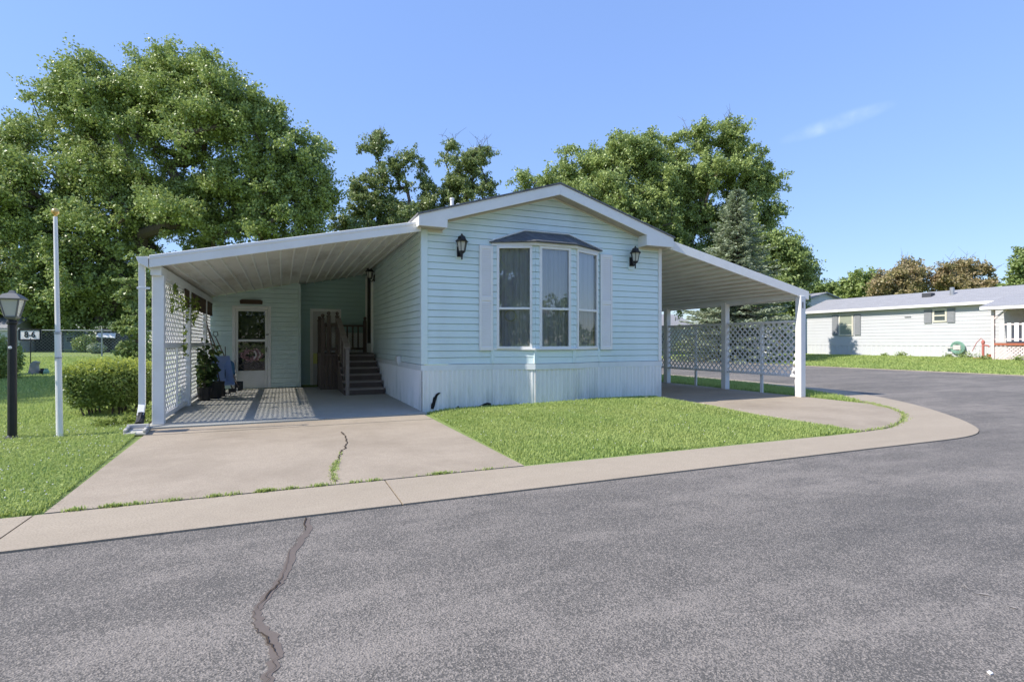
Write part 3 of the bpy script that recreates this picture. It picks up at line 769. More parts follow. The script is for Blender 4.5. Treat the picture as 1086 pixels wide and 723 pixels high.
# wall lanterns
def wall_lantern(x, y, z, normal=(0, -1), parent=home):
    n = Vector((normal[0], normal[1], 0)); c = Vector((x, y, z)) + n * .125
    m = MB()
    p = Vector((x, y, z))
    a = Vector((-n.y, n.x, 0))
    m.prism([p + a * .05 - Vector((0, 0, .15)), p - a * .05 - Vector((0, 0, .15)), p - a * .05 + Vector((0, 0, .02)), p + a * .05 + Vector((0, 0, .02))], n * .028)
    m.tube([p + n * .02 - Vector((0, 0, .08)), p + n * .07 - Vector((0, 0, .15)), c - Vector((0, 0, .13)), c - Vector((0, 0, .09))], .014, 6)
    m.tube([c - Vector((0, 0, .21)), c - Vector((0, 0, .08))], [.012, .018], 6)
    m.lathe([(.018, -.115), (.058, -.085), (.064, -.07), (.05, -.065)], 6, c)
    m.lathe([(.112, .085), (.118, .095), (.075, .135), (.066, .175), (.03, .195), (.016, .20), (.018, .215), (.0, .235)], 6, c)
    for k in range(6):
        t = k * math.pi / 3
        m.beam(c + Vector((.056 * math.cos(t), .056 * math.sin(t), -.07)), c + Vector((.088 * math.cos(t), .088 * math.sin(t), .09)), .010, .010)
    o = hb(m, 'wall_lantern', BLACK, parent)
    g = MB(); g.lathe([(.052, -.066), (.082, .086)], 6, c); hb(g, 'glass_panel', FROST, o)
    return o
wall_lantern(2.79, 8.785, 2.78); wall_lantern(6.33, 8.785, 2.82)
for x in (2.79, 6.33):
    m = MB(); m.box(x - .07, 8.785, 2.60, x + .07, 8.802, 2.86); hb(m, 'mounting_block', SIDING)
wall_lantern(2.15, 13.86, 2.86, (-1, 0))
# side entry door at the top of the steps
m = MB(); m.box(2.10, 14.10, .82, 2.17, 14.19, 2.98); m.box(2.10, 15.09, .82, 2.17, 15.18, 2.98); m.box(2.10, 14.19, 2.90, 2.17, 15.09, 2.98)
m.box(2.118, 14.19, .84, 2.15, 14.29, 2.90); m.box(2.118, 14.99, .84, 2.15, 15.09, 2.90); m.box(2.118, 14.29, .84, 2.15, 14.99, 1.15)
d = hb(m, 'entry_door', WHITE, bevel=.003)
m = MB(); m.box(2.128, 14.29, 1.15, 2.136, 14.99, 2.90); hb(m, 'door_screen', DARKIN, d)
m = MB(); m.prism([(2.145, 10.55, .755), (2.075, 10.55, .765), (2.065, 10.55, .885), (2.085, 10.55, .905), (2.145, 10.55, .905)], (0, .20, 0)); m.tube([(2.10, 10.57, .76), (2.10, 10.57, .72)], .012, 6)
hb(m, 'outlet_box', paint('grey_white_plastic', (.72, .74, .74, 1), .45), bevel=.006)

# ------------------------------------------------------------------ left carport
cp = thing('carport', 'white lean-to carport on the left of the home with a downspout and lattice side', 'carport', loc=(0.2, 9, 0))
CY0, CY1 = 8.72, 18.0
def uz(x): return 2.19 + (x + 1.70) * .2135
m = MB(); n = 0; x = -1.66; seg = []; ribs = []
while x < 2.12:
    seg.append((x, 0)); x += .204; ribs.append(x)
seg = [(a, b) for a, b in seg if a < 2.13] + [(2.13, 0)]
for (a, oa), (b, ob) in zip(seg[:-1], seg[1:]):
    if b - a > 1e-5: m.poly([(a, CY0 + .03, uz(a) + oa + .06), (b, CY0 + .03, uz(b) + ob + .06), (b, CY1, uz(b) + ob + .06), (a, CY1, uz(a) + oa + .06)])
hb(m, 'ceiling', CEIL, cp)
m = MB()
for a in ribs:
    if a < 2.1: m.prism([(a - .016, CY0 + .03, uz(a) + .058), (a - .009, CY0 + .03, uz(a) + .028), (a + .009, CY0 + .03, uz(a) + .030), (a + .016, CY0 + .03, uz(a) + .062)], (0, CY1 - CY0 - .05, 0))
hb(m, 'ceiling_ribs', RIBM, cp)
m = MB(); m.prism([(-1.70, CY0, uz(-1.70) + .125), (2.14, CY0, uz(2.14) + .125), (2.14, CY0, uz(2.14) + .15), (-1.70, CY0, uz(-1.70) + .15)], (0, CY1 - CY0, 0)); hb(m, 'roof_panel', WHITE, cp)
m = MB(); m.prism([(-1.68, CY0 - .02, uz(-1.68)), (2.10, CY0 - .02, uz(2.10)), (2.10, CY0 - .02, uz(2.10) + .17), (-1.68, CY0 - .02, uz(-1.68) + .17)], (0, .04, 0))
m.prism([(-1.68, CY0 - .028, uz(-1.68) + .12), (2.10, CY0 - .028, uz(2.10) + .12), (2.10, CY0 - .028, uz(2.10) + .165), (-1.68, CY0 - .028, uz(-1.68) + .165)], (0, .008, 0))
hb(m, 'fascia', WHITE, cp, bevel=.004)
m = MB(); m.prism([(-1.69, CY0 - .03, uz(-1.69)), (-1.80, CY0 - .03, 2.25), (-1.83, CY0 - .03, 2.335), (-1.69, CY0 - .03, 2.345)], (0, 6.6, 0)); hb(m, 'gutter', WHITE, cp, bevel=.004)
m = MB(); m.box(-1.68, 8.78, 2.10, -1.55, 15.2, 2.235); hb(m, 'header_beam', WHITE, cp, bevel=.004)
for y in (8.90, 11.25, 13.5):
    m = MB(); m.box(-1.672, y - .07, .022, -1.53, y + .07, 2.11); hb(m, 'post', WHITE, cp, bevel=.006)
m = MB(); m.beam((-1.775, 8.78, 2.26), (-1.775, 8.78, .30), .075, .06); m.beam((-1.775, 8.78, .31), (-1.77, 8.66, .17), .075, .06)
m.box(-1.83, 8.745, 1.9, -1.675, 8.75, 1.93)
hb(m, 'downspout', WHITE, cp, bevel=.004)
m = MB(); m.tube([(-1.77, 8.69, .20), (-1.765, 8.62, .11), (-1.76, 8.5, .07)], .05, 10); hb(m, 'drain_elbow', RUBBER, cp)
sb = MB(); sb.prism([(-1.84, 8.10, 0), (-1.58, 8.02, 0), (-1.62, 8.44, 0), (-1.88, 8.46, 0)], (0, 0, .035))
sb.prism([(-1.84, 8.10, .035), (-1.80, 8.09, .035), (-1.835, 8.44, .035), (-1.88, 8.46, .035)], (0, 0, .04)); sb.prism([(-1.62, 8.03, .035), (-1.58, 8.02, .035), (-1.62, 8.44, .035), (-1.66, 8.44, .035)], (0, 0, .04))
sb.prism([(-1.875, 8.46, .035), (-1.62, 8.44, .035), (-1.62, 8.40, .035), (-1.873, 8.42, .035)], (0, 0, .06))
tag(sb.build('splash_block', paint('pale_cast_concrete', (.50, .48, .44, 1), .9, (.3, .28, .24, 1), .4, 9), bevel=.010), 'grey concrete splash block under the white downspout by the front carport post', 'splash block')

# lattice screen between the left carport posts
ls = thing('lattice_screen', 'white lattice screen closing the hedge side of the left carport, vine along its top', 'lattice screen', loc=(-1.6, 11, 0))
yb = [8.985, 11.17, 11.33, 13.42, 13.58, 14.72]
for a, b in ((yb[0], yb[1]), (yb[2], yb[3]), (yb[4], yb[5])):
    for z0, z1 in ((.12, 1.09), (1.16, 2.06)):
        m = MB(); lattice(m, (-1.60, a, z0), (0, 1, 0), (0, 0, 1), b - a, z1 - z0, .140, .034); hb(m, 'lattice_panel', WHITE, ls)
m = MB()
for a, b in ((yb[0], yb[1]), (yb[2], yb[3]), (yb[4], yb[5])):
    for z0, z1 in ((.06, .125), (1.085, 1.165), (2.055, 2.10)): m.box(-1.63, a, z0, -1.57, b, z1)
hb(m, 'rail', WHITE, ls, bevel=.003)
for y in (10.1, 12.4):
    m = MB(); m.box(-1.585, y - .022, .125, -1.555, y + .022, 1.085); hb(m, 'stile', WHITE, ls, bevel=.003)
m = MB(); m.box(-1.552, 10.7, 1.80, -1.535, 14.6, 1.83); m.box(-1.552, 10.7, 2.07, -1.535, 14.6, 2.09)
y = 10.7
while y < 14.6:
    m.box(-1.548, y, 1.78 + .03 * rnd.random(), -1.540, y + .035, 2.10); y += .062
hb(m, 'bamboo_valance', BROWN, ls)

# ------------------------------------------------------------------ attached shed behind the left carport
sh = thing('shed', 'pale aqua shed at the back of the left carport with white storm door', 'shed', loc=(-.6, 14.8, 0))
SY, RYY = 14.75, 15.30
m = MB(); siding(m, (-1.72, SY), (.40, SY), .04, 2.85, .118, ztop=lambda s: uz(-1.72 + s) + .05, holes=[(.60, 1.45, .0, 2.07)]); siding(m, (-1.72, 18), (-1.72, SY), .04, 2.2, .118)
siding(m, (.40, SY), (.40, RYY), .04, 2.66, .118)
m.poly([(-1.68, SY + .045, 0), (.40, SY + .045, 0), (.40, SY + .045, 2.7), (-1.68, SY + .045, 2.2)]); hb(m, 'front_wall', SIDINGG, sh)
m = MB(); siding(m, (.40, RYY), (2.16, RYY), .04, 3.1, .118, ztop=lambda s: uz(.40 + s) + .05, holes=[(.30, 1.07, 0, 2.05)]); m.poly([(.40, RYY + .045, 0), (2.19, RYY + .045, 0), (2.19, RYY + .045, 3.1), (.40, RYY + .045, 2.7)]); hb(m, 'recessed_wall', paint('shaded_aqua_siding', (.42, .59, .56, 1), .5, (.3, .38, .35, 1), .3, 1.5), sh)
m = MB(); m.box(.365, SY - .025, .03, .435, SY + .04, 2.66); hb(m, 'corner_trim', paint('aqua_trim', (.58, .70, .68, 1), .5), sh, bevel=.004)
m = MB(); m.box(-1.13, SY - .03, .03, -1.055, SY + .03, 2.07); m.box(-.345, SY - .03, .03, -.265, SY + .03, 2.07); m.box(-1.055, SY - .03, 1.99, -.345, SY + .03, 2.07)
m.box(-1.05, SY - .015, .03, -1.0, SY + .015, 1.985); m.box(-.40, SY - .015, .03, -.35, SY + .015, 1.985); m.box(-1.0, SY - .015, 1.94, -.40, SY + .015, 1.985)
m.box(-1.0, SY - .018, 1.19, -.40, SY + .015, 1.245); m.box(-1.0, SY - .012, .03, -.40, SY + .015, .47)
sd = hb(m, 'storm_door', DOORW, sh, bevel=.004)
m = MB()
for z0, z1 in ((.47, 1.19), (1.245, 1.94)): m.poly([(-1.0, SY - .004, z0), (-.40, SY - .004, z0), (-.40, SY - .004, z1), (-1.0, SY - .004, z1)])
hb(m, 'pane', GLASSD, sd)
m = MB(); m.box(-1.04, SY + .025, .05, -.36, SY + .04, 1.97); hb(m, 'inner_door', DARKIN, sd)
m = MB(); m.box(-.94, SY + .018, 1.27, -.58, SY + .0235, 1.80); hb(m, 'inner_window', paint('grey_inner_pane', (.20, .23, .22, 1), .1), sd)
m = MB()   # scrolled grille over the lower pane
gy = SY - .012
for k in range(-3, 6):
    for sgn in (1, -1):
        pts = []
        for t in np.linspace(0, 1, 9):
            xx = -1.0 + .60 * t; zz = .83 + sgn * (.60 * t - .3 + (k - 1) * .24) + .03 * math.sin(t * 12 + k)
            if .475 < zz < 1.185: pts.append((xx, gy, zz))
        if len(pts) > 1: m.tube(pts, .011, 5)
for cx, cz in ((-.83, .66), (-.57, .66), (-.83, 1.03), (-.57, 1.03)):
    m.tube([(cx + .07 * math.cos(t) * (1 - t / 14), gy, cz + .07 * math.sin(t) * (1 - t / 14)) for t in np.linspace(0, 9, 24)], .010, 5)
hb(m, 'scroll_grille', paint('bronze_grille', (.12, .105, .10, 1), .5), sd)
P = []
for t in np.linspace(0, 2 * math.pi, 90): P += [(-.70 + .19 * math.cos(t) + rnd.gauss(0, .03), SY - .03 + rnd.gauss(0, .008), .86 + .10 * math.sin(t) + rnd.gauss(0, .025)) for _ in range(5)]
V, F = leafcloud(np.array(P), .055, 77, .1); V -= np.array(sh.location); o = link('wreath', np_mesh('wreath', V, F), PINK, sd)
m = MB(); m.tube([(-.64, SY - .045, .96), (-.60, SY - .055, .90), (-.60, SY - .055, .83), (-.65, SY - .045, .76)], .022, 6); m.tube([(-.53, SY - .045, .93), (-.50, SY - .055, .86), (-.54, SY - .045, .79)], .018, 6); hb(m, 'ribbon', paint('white_ribbon', (.75, .68, .68, 1), .7), sd)
m = MB(); m.tube([(-.375, SY - .015, 1.36), (-.375, SY - .06, 1.36), (-.31, SY - .06, 1.37)], .010, 6); hb(m, 'handle', BLACK, sd); m = MB(); m.box(-.385, SY - .03, .93, -.365, SY - .012, 1.05); hb(m, 'latch', BLACK, sd)
m = MB(); m.box(.68, RYY - .035, .03, .75, RYY + .03, 2.07); m.box(1.40, RYY - .035, .03, 1.47, RYY + .03, 2.07); m.box(.75, RYY - .035, 2.0, 1.40, RYY + .03, 2.07); fr = hb(m, 'door_frame', WHITE, sh, bevel=.004)
m = MB(); m.box(.75, RYY - .012, .03, 1.40, RYY + .025, 2.0); d2 = hb(m, 'door', DOORG, sh)
m = MB(); m.lathe([(.0, 0), (.028, .01), (.03, .03), (.015, .05)], 10, (0, 0, 0)); o = m.build('door_knob', GALV, d2); o.location = Vector((1.33, RYY - .06, .98)) - sh.location; o.rotation_euler = (R(-90), 0, 0)
m = MB(); m.prism([(-.955, SY - .06, 2.115), (-.46, SY - .06, 2.115), (-.45, SY - .06, 2.20), (-.50, SY - .06, 2.225), (-.92, SY - .06, 2.225), (-.965, SY - .06, 2.20)], (0, .025, 0))
for k in range(9): m.prism([(-.90 + k * .045, SY - .066, 2.145), (-.875 + k * .045, SY - .066, 2.145), (-.88 + k * .045, SY - .066, 2.195), (-.905 + k * .045, SY - .066, 2.195)], (0, .006, 0))
tag(m.build('plaque', BROWN), 'dark brown carved wooden plaque fixed above the white storm door', 'plaque')
m = MB(); m.box(.755, RYY - .030, .60, .90, RYY - .024, .88); m.box(.78, RYY - .033, .84, .875, RYY - .030, .855)
tag(m.build('paper_notice', NOTE), 'yellow paper notice taped low on the grey door in the recess', 'notice')

# ------------------------------------------------------------------ dark wooden steps
st = thing('porch_steps', 'weathered dark wooden steps and railed landing against the side of the home', 'steps', loc=(1.7, 13, 0))
NS, TR, RI = 6, .27, .142
for k in range(NS):
    m = MB(); y = 12.10 + k * TR; z = RI * (k + 1)
    m.box(1.24, y - .02, z - .038 + .022, 2.10, y + .135, z + .022); m.box(1.24, y + .142, z - .038 + .022, 2.10, y + TR + .012, z + .022); hb(m, 'tread', GREYWOOD, st, bevel=.004)
    m = MB(); m.box(1.28, y + .004, z - RI + .022, 2.08, y + .026, z - .040 + .022); hb(m, 'riser', DARKWOOD, st)
for x in (1.255, 2.085):
    m = MB(); m.prism([(x - .018, 12.08, .022), (x - .018, 13.75, .022), (x - .018, 13.75, .87), (x - .018, 12.12, .05)], (.036, 0, 0)); hb(m, 'stringer', DARKWOOD, st)
m = MB()
for k in range(10): m.box(.85, 13.74 + k * .142, .862, 2.11, 13.74 + k * .142 + .134, .90)
hb(m, 'landing', DARKWOOD, st)
m = MB()
x = .85
while x < 1.24: m.box(x, 13.74, .022, min(x + .085, 1.24), 13.765, .858); x += .09
y = 13.77
while y < 15.1: m.box(.85, y, .022, .875, y + .085, .858); y += .09
hb(m, 'enclosure', DARKWOOD, st)
def newel(x, y, z0, z1, w=.085):
    m = MB(); m.box(x - w / 2, y - w / 2, z0, x + w / 2, y + w / 2, z1)
    m.lathe([(.055, 0), (.055, .02), (.025, .035), (.042, .07), (.045, .095), (.03, .12), (.0, .13)], 12, (x, y, z1)); return hb(m, 'newel_post', DARKWOOD, st)
newel(.90, 13.80, .60, 1.74); newel(1.04, 13.80, .90, 1.80); newel(1.24, 13.80, .62, 1.80); newel(2.08, 15.08, .90, 1.74, .10); newel(.90, 15.08, .60, 1.74)
m = MB(); m.box(1.26, 12.06, .022, 1.335, 12.135, 1.02); hb(m, 'newel_post', GREYWOOD, st, bevel=.004)
m = MB(); m.beam((1.295, 12.02, 1.04), (1.26, 13.80, 1.76), .12, .036); hb(m, 'handrail', GREYWOOD, st, bevel=.004)
m = MB(); m.beam((1.295, 12.10, .30), (1.26, 13.78, 1.12), .036, .085); hb(m, 'handrail', DARKWOOD, st)
for k in range(1, 9):
    t = k / 9; y = 12.1 + 1.7 * t; x = 1.295 - .035 * t
    m = MB(); m.box(x - .016, y - .016, .30 + .80 * t, x + .016, y + .016, 1.03 + .70 * t); hb(m, 'baluster', DARKWOOD if k % 3 else GREYWOOD, st)
for (a, b) in (((.90, 13.80), (1.24, 13.80)), ((.90, 15.08), (2.04, 15.08))):
    for z in (1.62, 1.0):
        m = MB(); m.beam((a[0], a[1], z), (b[0], b[1], z), .05, .05); hb(m, 'rail', DARKWOOD, st)
    L = math.hypot(b[0] - a[0], b[1] - a[1]); n = max(2, int(L / .135))
    for k in range(1, n):
        t = k / n; x, y = a[0] + (b[0] - a[0]) * t, a[1] + (b[1] - a[1]) * t
        m = MB(); m.box(x - .019, y - .019, 1.02, x + .019, y + .019, 1.60); hb(m, 'baluster', DARKWOOD, st)
m = MB(); lattice(m, (.95, 15.20, .92), (1, 0, 0), (0, 0, 1), 1.1, .50, .075, .034, .006); m.box(.93, 15.19, .89, 2.07, 15.21, .93); m.box(.93, 15.19, 1.41, 2.07, 15.21, 1.43)
tag(m.build('lattice_offcut', WHITE), 'small white lattice piece standing behind the landing rail of the dark steps', 'lattice')

# ------------------------------------------------------------------ right carport
rc = thing('carport', 'white lean-to carport on the right of the home with slim outer posts', 'carport', loc=(8.6, 9, 0))
def u2(x): return 3.07 - (x - 7.08) * .300
def fy(x): return 8.66 - (x - 7.08) * .185
m = MB(); x = 7.08; seg = []; ribs = []
while x < 10.30:
    seg.append((x, 0)); x += .204; ribs.append(x)
seg = [s for s in seg if s[0] < 10.32] + [(10.33, 0)]
for (a, oa), (b, ob) in zip(seg[:-1], seg[1:]):
    if b - a > 1e-5: m.poly([(a, fy(a) + .03, u2(a) + oa + .06), (b, fy(b) + .03, u2(b) + ob + .06), (b, 17.6, u2(b) + ob + .06), (a, 17.6, u2(a) + oa + .06)])
hb(m, 'ceiling', CEIL, rc)
m = MB()
for a in ribs:
    if a < 10.3: m.prism([(a - .022, fy(a) + .03, u2(a) + .062), (a - .012, fy(a) + .03, u2(a) + .018), (a + .012, fy(a) + .03, u2(a) + .014), (a + .022, fy(a) + .03, u2(a) + .055)], (0, 17.5 - fy(a), 0))
hb(m, 'ceiling_ribs', RIBM, rc)
m = MB(); m.prism([(7.08, 8.66, u2(7.08) + .135), (10.36, fy(10.36), u2(10.36) + .135), (10.36, 17.65, u2(10.36) + .135), (7.08, 17.65, u2(7.08) + .135)], (0, 0, .022)); hb(m, 'roof_panel', WHITE, rc)
m = MB()
A = [(7.08, fy(7.08) - .02), (10.36, fy(10.36) - .02)]
m.prism([(A[0][0], A[0][1], u2(7.08) - .005), (A[1][0], A[1][1], u2(10.36) - .005), (A[1][0], A[1][1], u2(10.36) + .175), (A[0][0], A[0][1], u2(7.08) + .175)], (0, .04, 0))
m.prism([(10.345, fy(10.36) + .02, u2(10.36) - .005), (10.375, fy(10.36) + .02, u2(10.36) - .005), (10.375, fy(10.36) + .02, u2(10.36) + .165), (10.345, fy(10.36) + .02, u2(10.36) + .165)], (0, 17.6 - fy(10.36), 0))
hb(m, 'fascia', WHITE, rc, bevel=.004)
for i, y in enumerate((8.12, 10.24, 12.45, 14.75, 17.2)):
    m = MB(); m.box(10.14, y - .07, .003, 10.28, y + .07, u2(10.21) + .03); po = hb(m, 'post', WHITE, rc, bevel=.006)
    if i == 0:
        m = MB(); m.box(10.18, y - .076, 1.90, 10.205, y - .070, 2.03); hb(m, 'house_number_plate', BLACK, po)
m = MB(); m.beam((10.21, 8.1, u2(10.21) + .01), (10.21, 17.5, u2(10.21) + .01), .09, .06); hb(m, 'header_beam', WHITE, rc)
lf = thing('lattice_fence', 'white lattice fence on short legs along the outer posts of the right carport', 'lattice fence', loc=(10.22, 11, 0))
ys = [8.20, 10.16, 10.32, 12.37, 12.53, 14.67]
for a, b in ((ys[0], ys[1]), (ys[2], ys[3]), (ys[4], ys[5])):
    m = MB(); lattice(m, (10.22, a, .46), (0, 1, 0), (0, 0, 1), b - a, 1.15, .150, .033); hb(m, 'lattice_panel', WHITE, lf)
    for z0, z1 in ((.42, .47), (1.60, 1.65)):
        m = MB(); m.box(10.19, a, z0, 10.25, b, z1); hb(m, 'rail', WHITE, lf, bevel=.003)
    mid = (a + b) / 2
    for y in (mid, a + .06):
        m = MB(); m.box(10.25, y - .035, 0, 10.285, y + .035, 1.62 if y == mid else .45); hb(m, 'leg', WHITE, lf, bevel=.003)
# ------------------------------------------------------------------ left yard
lp = thing('lamp_post', 'black lamp post with a white four-sided lantern standing in the left lawn', 'lamp post', loc=(-3.02, 8.38, H(-3, 8.4)))
m = MB(); m.lathe([(.075, 0), (.075, .03), (.046, .05), (.043, 1.40), (.056, 1.41), (.056, 1.44), (.03, 1.46)], 14); m.build('pole', BLACK, lp)
m = MB(); m.lathe([(.03, 1.44), (.075, 1.475), (.085, 1.49), (.085, 1.50)], 4, ph=math.pi / 4)
m.lathe([(.160, 1.70), (.165, 1.712), (.095, 1.765), (.045, 1.78), (.03, 1.81), (.0, 1.815)], 4, ph=math.pi / 4)
for k in range(4):
    t = k * math.pi / 2 + math.pi / 4
    m.beam((.078 * math.cos(t), .078 * math.sin(t), 1.50), (.132 * math.cos(t), .132 * math.sin(t), 1.70), .014, .014)
m.build('lantern_frame', paint('weathered_lantern_frame', (.16, .16, .155, 1), .5), lp)
m = MB(); m.lathe([(.072, 1.50), (.126, 1.698)], 4, ph=math.pi / 4); m.build('lantern_glass', FROST, lp)
m = MB(); m.lathe([(0, 0), (.018, .005), (.018, .02), (0, .025)], 8); o = m.build('photo_sensor', WHITE, lp); o.location = (.0, -.045, 1.12); o.rotation_euler = (R(90), 0, 0)
fp = thing('flagpole', 'slim bare white flagpole with a small golden ball on top, leaning slightly', 'flagpole', loc=(-2.54, 8.32, H(-2.5, 8.3)))
lean = -RGT * .055
m = MB(); m.tube([(0, 0, 0), lean * .45 + Vector((0, 0, 1.3))], [.036, .034], 12); m.build('lower_pole', WHITE, fp, smooth=False)
m = MB(); m.tube([lean * .45 + Vector((0, 0, 1.3)), lean * .46 + Vector((0, 0, 1.32)), lean + Vector((0, 0, 2.74))], [.030, .027, .021], 12); m.build('upper_pole', WHITE, fp)
m = MB(); m.tube([lean * .44 + Vector((0, 0, 1.28)), lean * .45 + Vector((0, 0, 1.315))], .038, 12); m.build('collar', GALV, fp)
m = MB(); m.tube([lean * .3 + Vector((0, 0, .98)), lean * .31 + Vector((0, 0, 1.0))], .038, 12); m.build('collar', GALV, fp)
m = MB(); m.lathe([(.014, 0), (.014, .03), (.034, .048), (.042, .072), (.034, .098), (.016, .112), (0, .115)], 14, lean + Vector((0, 0, 2.73))); m.build('finial_ball', GOLD, fp, smooth=True)

def seat(px, py, it=6):
    """the lawn point seen at a pixel"""
    z = 0
    for _ in range(it):
        d = (CAMH - z) * FPX / (py - 363); p = at(px, py, d); z = H(p.x, p.y)
    return Vector((p.x, p.y, z))
g = seat(35.5, 397)
sg = thing('yard_sign', 'small white lot sign reading 8-6 in a black frame on a thin stake', 'sign', loc=tuple(g + Vector((-.24, .5, 0))))
dd = (g.x * FWD.x + g.y * FWD.y); k = dd / FPX
m = MB(); m.tube([(0, 0, 0), (0, 0, 1.15)], .014, 6); m.build('stake', BLACK, sg)
RZ = -R(YAW) * 1.0
def rot(v): return Vector((v[0] * math.cos(RZ) - v[1] * math.sin(RZ), v[0] * math.sin(RZ) + v[1] * math.cos(RZ), v[2]))
m = MB()
for a, b in (((-.37, 0, 1.09), (.33, 0, 1.09)), ((-.37, 0, 1.42), (.33, 0, 1.42)), ((-.36, 0, 1.09), (-.36, 0, 1.42)), ((.32, 0, 1.09), (.32, 0, 1.42))): m.beam(rot(a), rot(b), .045, .045)
m.build('sign_frame', BLACK, sg)
m = MB(); m.prism([rot((-.345, -.006, 1.11)), rot((.305, -.006, 1.11)), rot((.305, -.006, 1.40)), rot((-.345, -.006, 1.40))], rot((0, .012, 0))); m.build('sign_board', WHITE, sg)
fc = bpy.data.curves.new('txt', 'FONT'); fc.body = '8-6'; fc.size = .27; fc.align_x = 'CENTER'; fc.align_y = 'CENTER'; fc.extrude = .004; fc.offset = .002
to = bpy.data.objects.new('txt', fc); C.objects.link(to)
me = bpy.data.meshes.new_from_object(to.evaluated_get(bpy.context.evaluated_depsgraph_get())); bpy.data.objects.remove(to); me.name = 'lettering'
me.materials.clear(); o = link('lettering', me, BLACK, sg); o.rotation_euler = (R(90), 0, RZ); o.location = rot((-.02, -.014, 1.255))
stt = thing('garden_statue', 'small pale grey stone garden marker on the lawn below the lot sign', 'statue', loc=tuple(g))
m = MB(); m.prism([rot((-.16, -.05, -.02)), rot((.16, -.05, -.02)), rot((.13, -.05, .30)), rot((.18, -.05, .40)), rot((.02, -.05, .43)), rot((-.08, -.05, .33)), rot((-.12, -.05, .16))], rot((0, .12, 0))); m.build('body', STONE, stt, bevel=.02)
m = MB(); m.box(-.22, -.12, -.03, .22, .14, .03); m.build('base', STONE, stt, bevel=.01)
for i, (dx, col) in enumerate(((.27, BLACK), (.40, GREENP))):
    m = MB(); m.lathe([(.05, 0), (.075, .03), (.08, .12), (.05, .17), (.055, .20), (.0, .21)], 10)
    o = m.build('garden_pot', col, bevel=0); q = g + rot((dx, .0, 0)); o.location = (q.x, q.y, H(q.x, q.y) - .01)
    tag(o, ('small black urn' if i == 0 else 'small green urn') + ' on the lawn just right of the grey stone marker', 'urn')

# ------------------------------------------------------------------ foliage builders
def clumps(lobes, n, seed, shell=.62):
    r = np.random.default_rng(seed); out = []
    vol = np.array([l[3] * l[4] * l[5] for l in lobes]) ** .8; vol /= vol.sum()
    for i, l in enumerate(lobes):
        m_ = max(3, int(n * vol[i])); v = r.normal(0, 1, (m_, 3)); v /= np.linalg.norm(v, axis=1)[:, None]
        rad = (shell + (1 - shell) * r.uniform(0, 1, m_)) * r.uniform(.82, 1.10, m_); rad[r.uniform(0, 1, m_) < .25] *= .6
        out.append(np.array(l[:3]) + v * rad[:, None] * np.array(l[3:6]))
    return np.concatenate(out)

def skeleton(base, top, C_, r0, seed, n=5, twig=.012, lean=(0, 0)):
    """limbs that join every clump to the trunk; returns the mesh builder"""
    r = np.random.default_rng(seed); nodes = []; par = []
    base = np.array(base); top = np.array(top); NN = 9
    for i in range(NN):
        t = i / (NN - 1); p = base + (top - base) * t + (r.normal(0, .02, 3) * np.linalg.norm(top - base) if 0 < i else 0); nodes.append(p); par.append(i - 1)
    first = 2
    order = np.argsort(np.linalg.norm((C_ - (base + top) / 2) * np.array([1, 1, .8]), axis=1))
    for ci in order:
        c = C_[ci]; N = np.array(nodes); d = np.linalg.norm(N - c, axis=1)
        pen = d + .9 * np.maximum(0, N[:, 2] - c[2] + .15 * d); pen[:first] += 50
        j = int(np.argmin(pen)); a = N[j]; L = d[j]; ns = max(1, min(4, int(L / 1.3)))
        last = j
        for s in range(1, ns + 1):
            t = s / ns; p = a + (c - a) * t
            if s < ns: p = p + r.normal(0, .07 * L / ns + .03, 3) + np.array([0, 0, .06 * L * math.sin(math.pi * t)])
            nodes.append(p); par.append(last); last = len(nodes) - 1
    cnt = np.ones(len(nodes)) * .5
    for i in range(len(nodes) - 1, 0, -1): cnt[par[i]] += cnt[i]
    rad = r0 * (cnt / cnt[0]) ** .46; rad = np.maximum(rad, twig)
    mb = MB()
    for i in range(1, len(nodes)):
        p = par[i]; ra = min(rad[p], rad[i] * 1.5) if i >= NN else rad[p]
        if i < 3: ra = rad[p] * (1.35 if i == 1 else 1)
        mb.tube([nodes[p], nodes[i]], [ra, rad[i]], 8 if rad[i] > .12 else n, False)
    return mb

